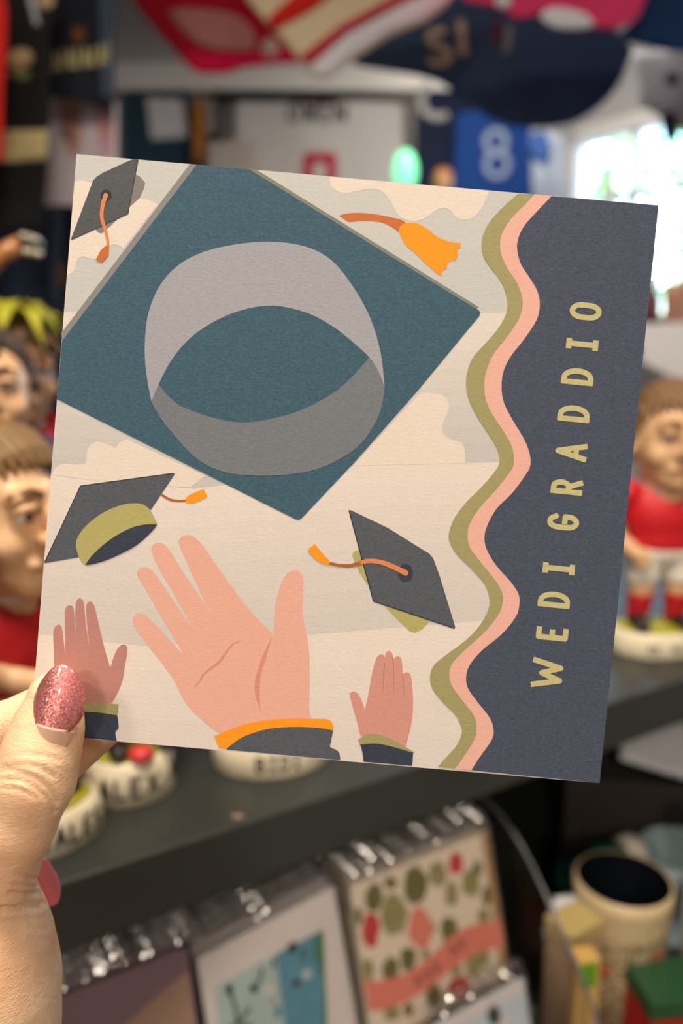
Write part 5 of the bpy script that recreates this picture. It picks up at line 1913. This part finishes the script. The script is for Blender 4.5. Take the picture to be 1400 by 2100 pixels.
# clear acrylic end of the card rack
M_acr = clear_film('clear_acrylic', tint=(.93, .93, .94), rough=.12, gloss=.0, ior=1.12)
M_acre = mat('acrylic_edge', (96, 98, 102), .2, coat=.5)
rk = thing('acrylic_rack_end', S(.427, .45, CAM.z - .60), 'clear acrylic end panel of the greeting card rack', 'rack end')
prof2 = smooth_line([(.54, -.352), (.46, -.352), (.436, -.357), (.408, -.374), (.372, -.412), (.337, -.455), (.326, -.49), (.326, -.60), (.54, -.60)], False, 5, corners=(0, 7))
n_ = len(prof2)
V = [S(.4255, a, CAM.z + z) for a, z in prof2] + [S(.4285, a, CAM.z + z) for a, z in prof2]
F = [list(range(n_)), list(range(n_, 2 * n_))[::-1]]
mesh_obj('sheet', V, F, M_acr, rk)
mesh_obj('polished_edge', *tube([S(.427, a, CAM.z + z) for a, z in prof2[:-6]], .0013, 8), M_acre, rk, smooth=True)

# ------------------------------------------------------------------ crockery and boxes on the lower board
def low(x, Z, top_y=None):
    """stand on the lower board under the point seen at (x, top_y) and depth Z; also the height of that point"""
    w = cv(x, top_y, Z)
    hgt = w.z - ZLOW
    w.z = ZLOW + .0004
    return w, hgt


mp_, mh = low(1278, .70, 1802)
M_mugo = mat('mug_cream_print', (206, 182, 140), .4, coat=.3)
nt = M_mugo.node_tree
b = nt.nodes['Principled BSDF']
tc = nt.nodes.new('ShaderNodeTexCoord')
vz = nt.nodes.new('ShaderNodeTexNoise')
vz.inputs['Scale'].default_value = 260
vz.inputs['Detail'].default_value = 4
nt.links.new(tc.outputs['Object'], vz.inputs['Vector'])
cr = nt.nodes.new('ShaderNodeValToRGB')
cr.color_ramp.elements[0].position = .44
cr.color_ramp.elements[0].color = (*lin((96, 82, 62)), 1)
cr.color_ramp.elements[1].position = .54
cr.color_ramp.elements[1].color = (*lin((206, 182, 140)), 1)
nt.links.new(vz.outputs['Fac'], cr.inputs[0])
nt.links.new(cr.outputs[0], b.inputs['Base Color'])
M_mugi = mat('mug_black_glaze', (16, 20, 26), .12, coat=.8)
M_mugc = mat('mug_cream_rim', (200, 178, 138), .35, coat=.3)
mh0 = .055
mug = thing('printed_mug', mp_ + Vector((0, 0, mh0)), 'speckled cream mug with red hearts and a black inside', 'mug')
H_ = mh - mh0
R_ = .0415
mesh_obj('body', lathe([(R_ * .72, 0), (R_ * .82, .004), (R_ * .92, H_ * .35), (R_ * .96, H_ * .72)], 40)[0], lathe([(1, 0), (1, 1), (1, 2), (1, 3)], 40)[1][:-1], M_mugo, mug, local=True, smooth=True)
Vr, Fr = lathe([(R_ * .96, H_ * .72), (R_ * .985, H_ * .8), (R_ * .975, H_ * .84), (R_, H_ * .9), (R_, H_), (R_ * .945, H_)], 40)
mesh_obj('rim', Vr, Fr[:-2], M_mugc, mug, local=True, smooth=True)
Vl, Fl = lathe([(R_ * .945, H_ - .001), (R_ * .9, H_ * .5), (R_ * .8, H_ * .15), (.002, H_ * .12)], 40)
mesh_obj('inside', Vl, [f[::-1] for f in Fl[:-2]], M_mugi, mug, local=True, smooth=True)
mesh_obj('handle', *tube(smooth_line([(0, 0), (1, 0)], False, 1) and [Vector((-R_ * .94, 0, H_ * .82)), Vector((-R_ - .014, -.004, H_ * .84)), Vector((-R_ - .022, -.006, H_ * .62)), Vector((-R_ - .012, -.004, H_ * .4)), Vector((-R_ * .9, 0, H_ * .34))], [.006, .0065, .0065, .006, .006], 10), M_white, mug, local=True, smooth=True)
M_heart = mat('mug_red_heart', (206, 84, 58), .4)
for an, zf_ in ((-1.05, .62), (-.72, .36), (-1.62, .22), (-2.2, .5)):
    V = []
    for k in range(16):
        t = 2 * math.pi * k / 16
        hx = .0052 * math.sin(t) ** 3
        hz = .00035 * (13 * math.cos(t) - 5 * math.cos(2 * t) - 2 * math.cos(3 * t) - math.cos(4 * t))
        zz = H_ * zf_ + hz
        rr = np.interp(zz, [0, .004, H_ * .35, H_ * .72], [R_ * .72, R_ * .82, R_ * .92, R_ * .96]) + .0005
        a = an + hx / rr
        V.append(Vector((rr * math.cos(a), rr * math.sin(a), zz)))
    mesh_obj('printed_heart', V, [list(range(16))[::-1]], M_heart, mug, local=True)
st_ = thing('wooden_stand', mp_, 'turned wooden stand carrying the speckled mug', 'stand')
mesh_obj('stand_body', *lathe([(.03, 0), (.032, .012), (.022, .022), (.02, .036), (.03, .046), (.031, mh0)], 32), mat('pale_turned_wood', (196, 152, 104), .5, var=.2, vscale=40), st_, local=True, smooth=True)
mesh_obj('dark_band', *lathe([(.0325, .004), (.0335, .008), (.0325, .012)], 32), mat('dark_wood_band', (96, 58, 38), .5), st_, local=True, smooth=True)

M_teal = mat('teal_glaze', (16, 132, 116), .15, coat=.8, var=.15, vscale=30)
M_dgreen = mat('dark_green_glaze', (26, 74, 62), .15, coat=.8)
M_pearl = mat('pearl_glaze', (226, 214, 200), .25, coat=.5)
M_ice = mat('pale_aqua_glaze', (176, 204, 212), .2, coat=.6)


def cup(label, x, Z, ty, r, m, group=None):
    w, h = low(x, Z, ty)
    t = thing('glazed_cup', w, label, 'cup', group)
    mesh_obj('body', *lathe([(r * .7, 0), (r * .78, .004), (r * .95, h * .4), (r, h * .8), (r * .97, h)], 28), m, t, local=True, smooth=True)
    Vl, Fl = lathe([(r * .975, h + .0006), (r * .9, h + .0012), (r * .86, h - .004), (.002, h * .5 + .002)], 28)
    mesh_obj('inside', Vl, Fl[:-2], M_mugi, t, local=True, smooth=True)


cup('glossy teal cup standing behind the speckled mug', 1246, .845, 1742, .020, M_teal)
cup('small dark green cup beside the teal one, behind the speckled mug', 1192, .82, 1772, .026, M_dgreen)
w, h = low(1290, .86, 1716)
t = thing('pearl_figure', w, 'rounded pearl white ornament behind the speckled mug', 'ornament')
mesh_obj('body', *lathe([(.018, 0), (.021, .01), (.016, h * .45), (.018, h * .6), (.022, h * .8), (.018, h * .93), (.006, h)], 24), M_pearl, t, local=True, smooth=True)
mesh_obj('foot', *lathe([(.023, 0), (.023, .006), (.018, .009)], 24), M_pearl, t, local=True, smooth=True)
w, h = low(1398, .875, 1742)
t = thing('aqua_bowl', w, 'pale aqua bowl on a foot behind the speckled mug', 'bowl')
mesh_obj('bowl', *lathe([(.014, h - .05), (.03, h - .04), (.043, h - .018), (.046, h), (.043, h), (.02, h - .03), (.002, h - .036)], 32), M_ice, t, local=True, smooth=True)
mesh_obj('foot', *lathe([(.026, 0), (.024, .006), (.010, .014), (.010, h - .055), (.015, h - .047)], 28), M_ice, t, local=True, smooth=True)
cup('tall pearl white cup at the end of the lower board', 1462, .79, 1676, .022, M_pearl)

# gift box with a green lid, packets
w, h = low(1392, .655, 2012)
t = thing('gift_box', w, 'red gift box with a dark green lid on the lower board', 'box')
Mb = Matrix.Translation(Vector((0, 0, 0))) @ Matrix.Rotation(math.radians(6), 4, 'Z')
mesh_obj('box', *box(0, 0, (h - .012) / 2, .034, .022, (h - .012) / 2, Mb, bev=.001), mat('gift_box_red', (178, 28, 30), .4, var=.08, vscale=30), t, local=True)
mesh_obj('lid', *box(0, 0, h - .006, .0355, .0235, .008, Mb, bev=.001), mat('gift_box_green', (36, 78, 48), .4, var=.1, vscale=30), t, local=True)
w, h = low(1178, .655, 1886)
t = thing('kraft_box', w, 'kraft paper box with a pale yellow lid beside the acrylic rack end', 'box')
Mb = Matrix.Rotation(math.radians(32.2), 4, 'Z')
mesh_obj('box', *box(0, 0, (h - .01) / 2, .0185, .014, (h - .01) / 2, Mb, bev=.001), mat('kraft_paper', (176, 146, 116), .7, var=.1, vscale=50), t, local=True)
mesh_obj('lid', *box(0, 0, h - .005, .0195, .0150, .007, Mb, bev=.001), mat('pale_yellow_lid', (186, 164, 104), .6, var=.08, vscale=50), t, local=True)
w, h = low(1200, .60, 1955)
t = thing('green_packet', w, 'slim packet with a green panel standing beside the kraft box', 'packet')
Mb = Matrix.Rotation(math.radians(8), 4, 'Z')
mesh_obj('packet', *box(0, 0, h / 2, .0085, .008, h / 2, Mb, bev=.0008), mat('packet_yellow', (206, 166, 90), .5), t, local=True)
mesh_obj('green_panel', *box(-.001, -.0082, h - .012, .0065, .0004, .010, Mb), mat('packet_green', (96, 148, 26), .5), t, local=True)

# dark crate with white paper under the far end of the shelf
w, h = low(1278, 1.0, 1552)
t = thing('storage_crate', w, 'dark open storage crate at the back under the shelf', 'crate')
Mb = Matrix.Rotation(math.radians(-10), 4, 'Z')
M_cr = mat('dark_crate_wood', (50, 44, 40), .6, var=.2, vscale=20)
for (cx_, cy_, hx, hy) in ((0, -.06, .075, .006), (0, .06, .075, .006), (-.069, 0, .006, .054), (.069, 0, .006, .054)):
    mesh_obj('crate_side', *box(cx_, cy_, h / 2, hx, hy, h / 2, Mb, bev=.001), M_cr, t, local=True)
mesh_obj('crate_bottom', *box(0, 0, .006, .063, .054, .005, Mb), M_cr, t, local=True)
pp = Mb @ Vector((.02, 0, 0))
t2 = thing('paper_pad', w + Vector((0, 0, h)), 'white paper pad lying on the dark crate', 'paper')
Mp = Mb @ Matrix.Translation(Vector((.03, 0, .033))) @ Matrix.Rotation(math.radians(14), 4, 'Y') @ Matrix.Rotation(math.radians(16), 4, 'X')
for k in range(3):
    mesh_obj('sheet', *box(.001 * k, .0008 * k, .0032 * k, .042, .062, .0016, Mp), M_sillw, t2, local=True)
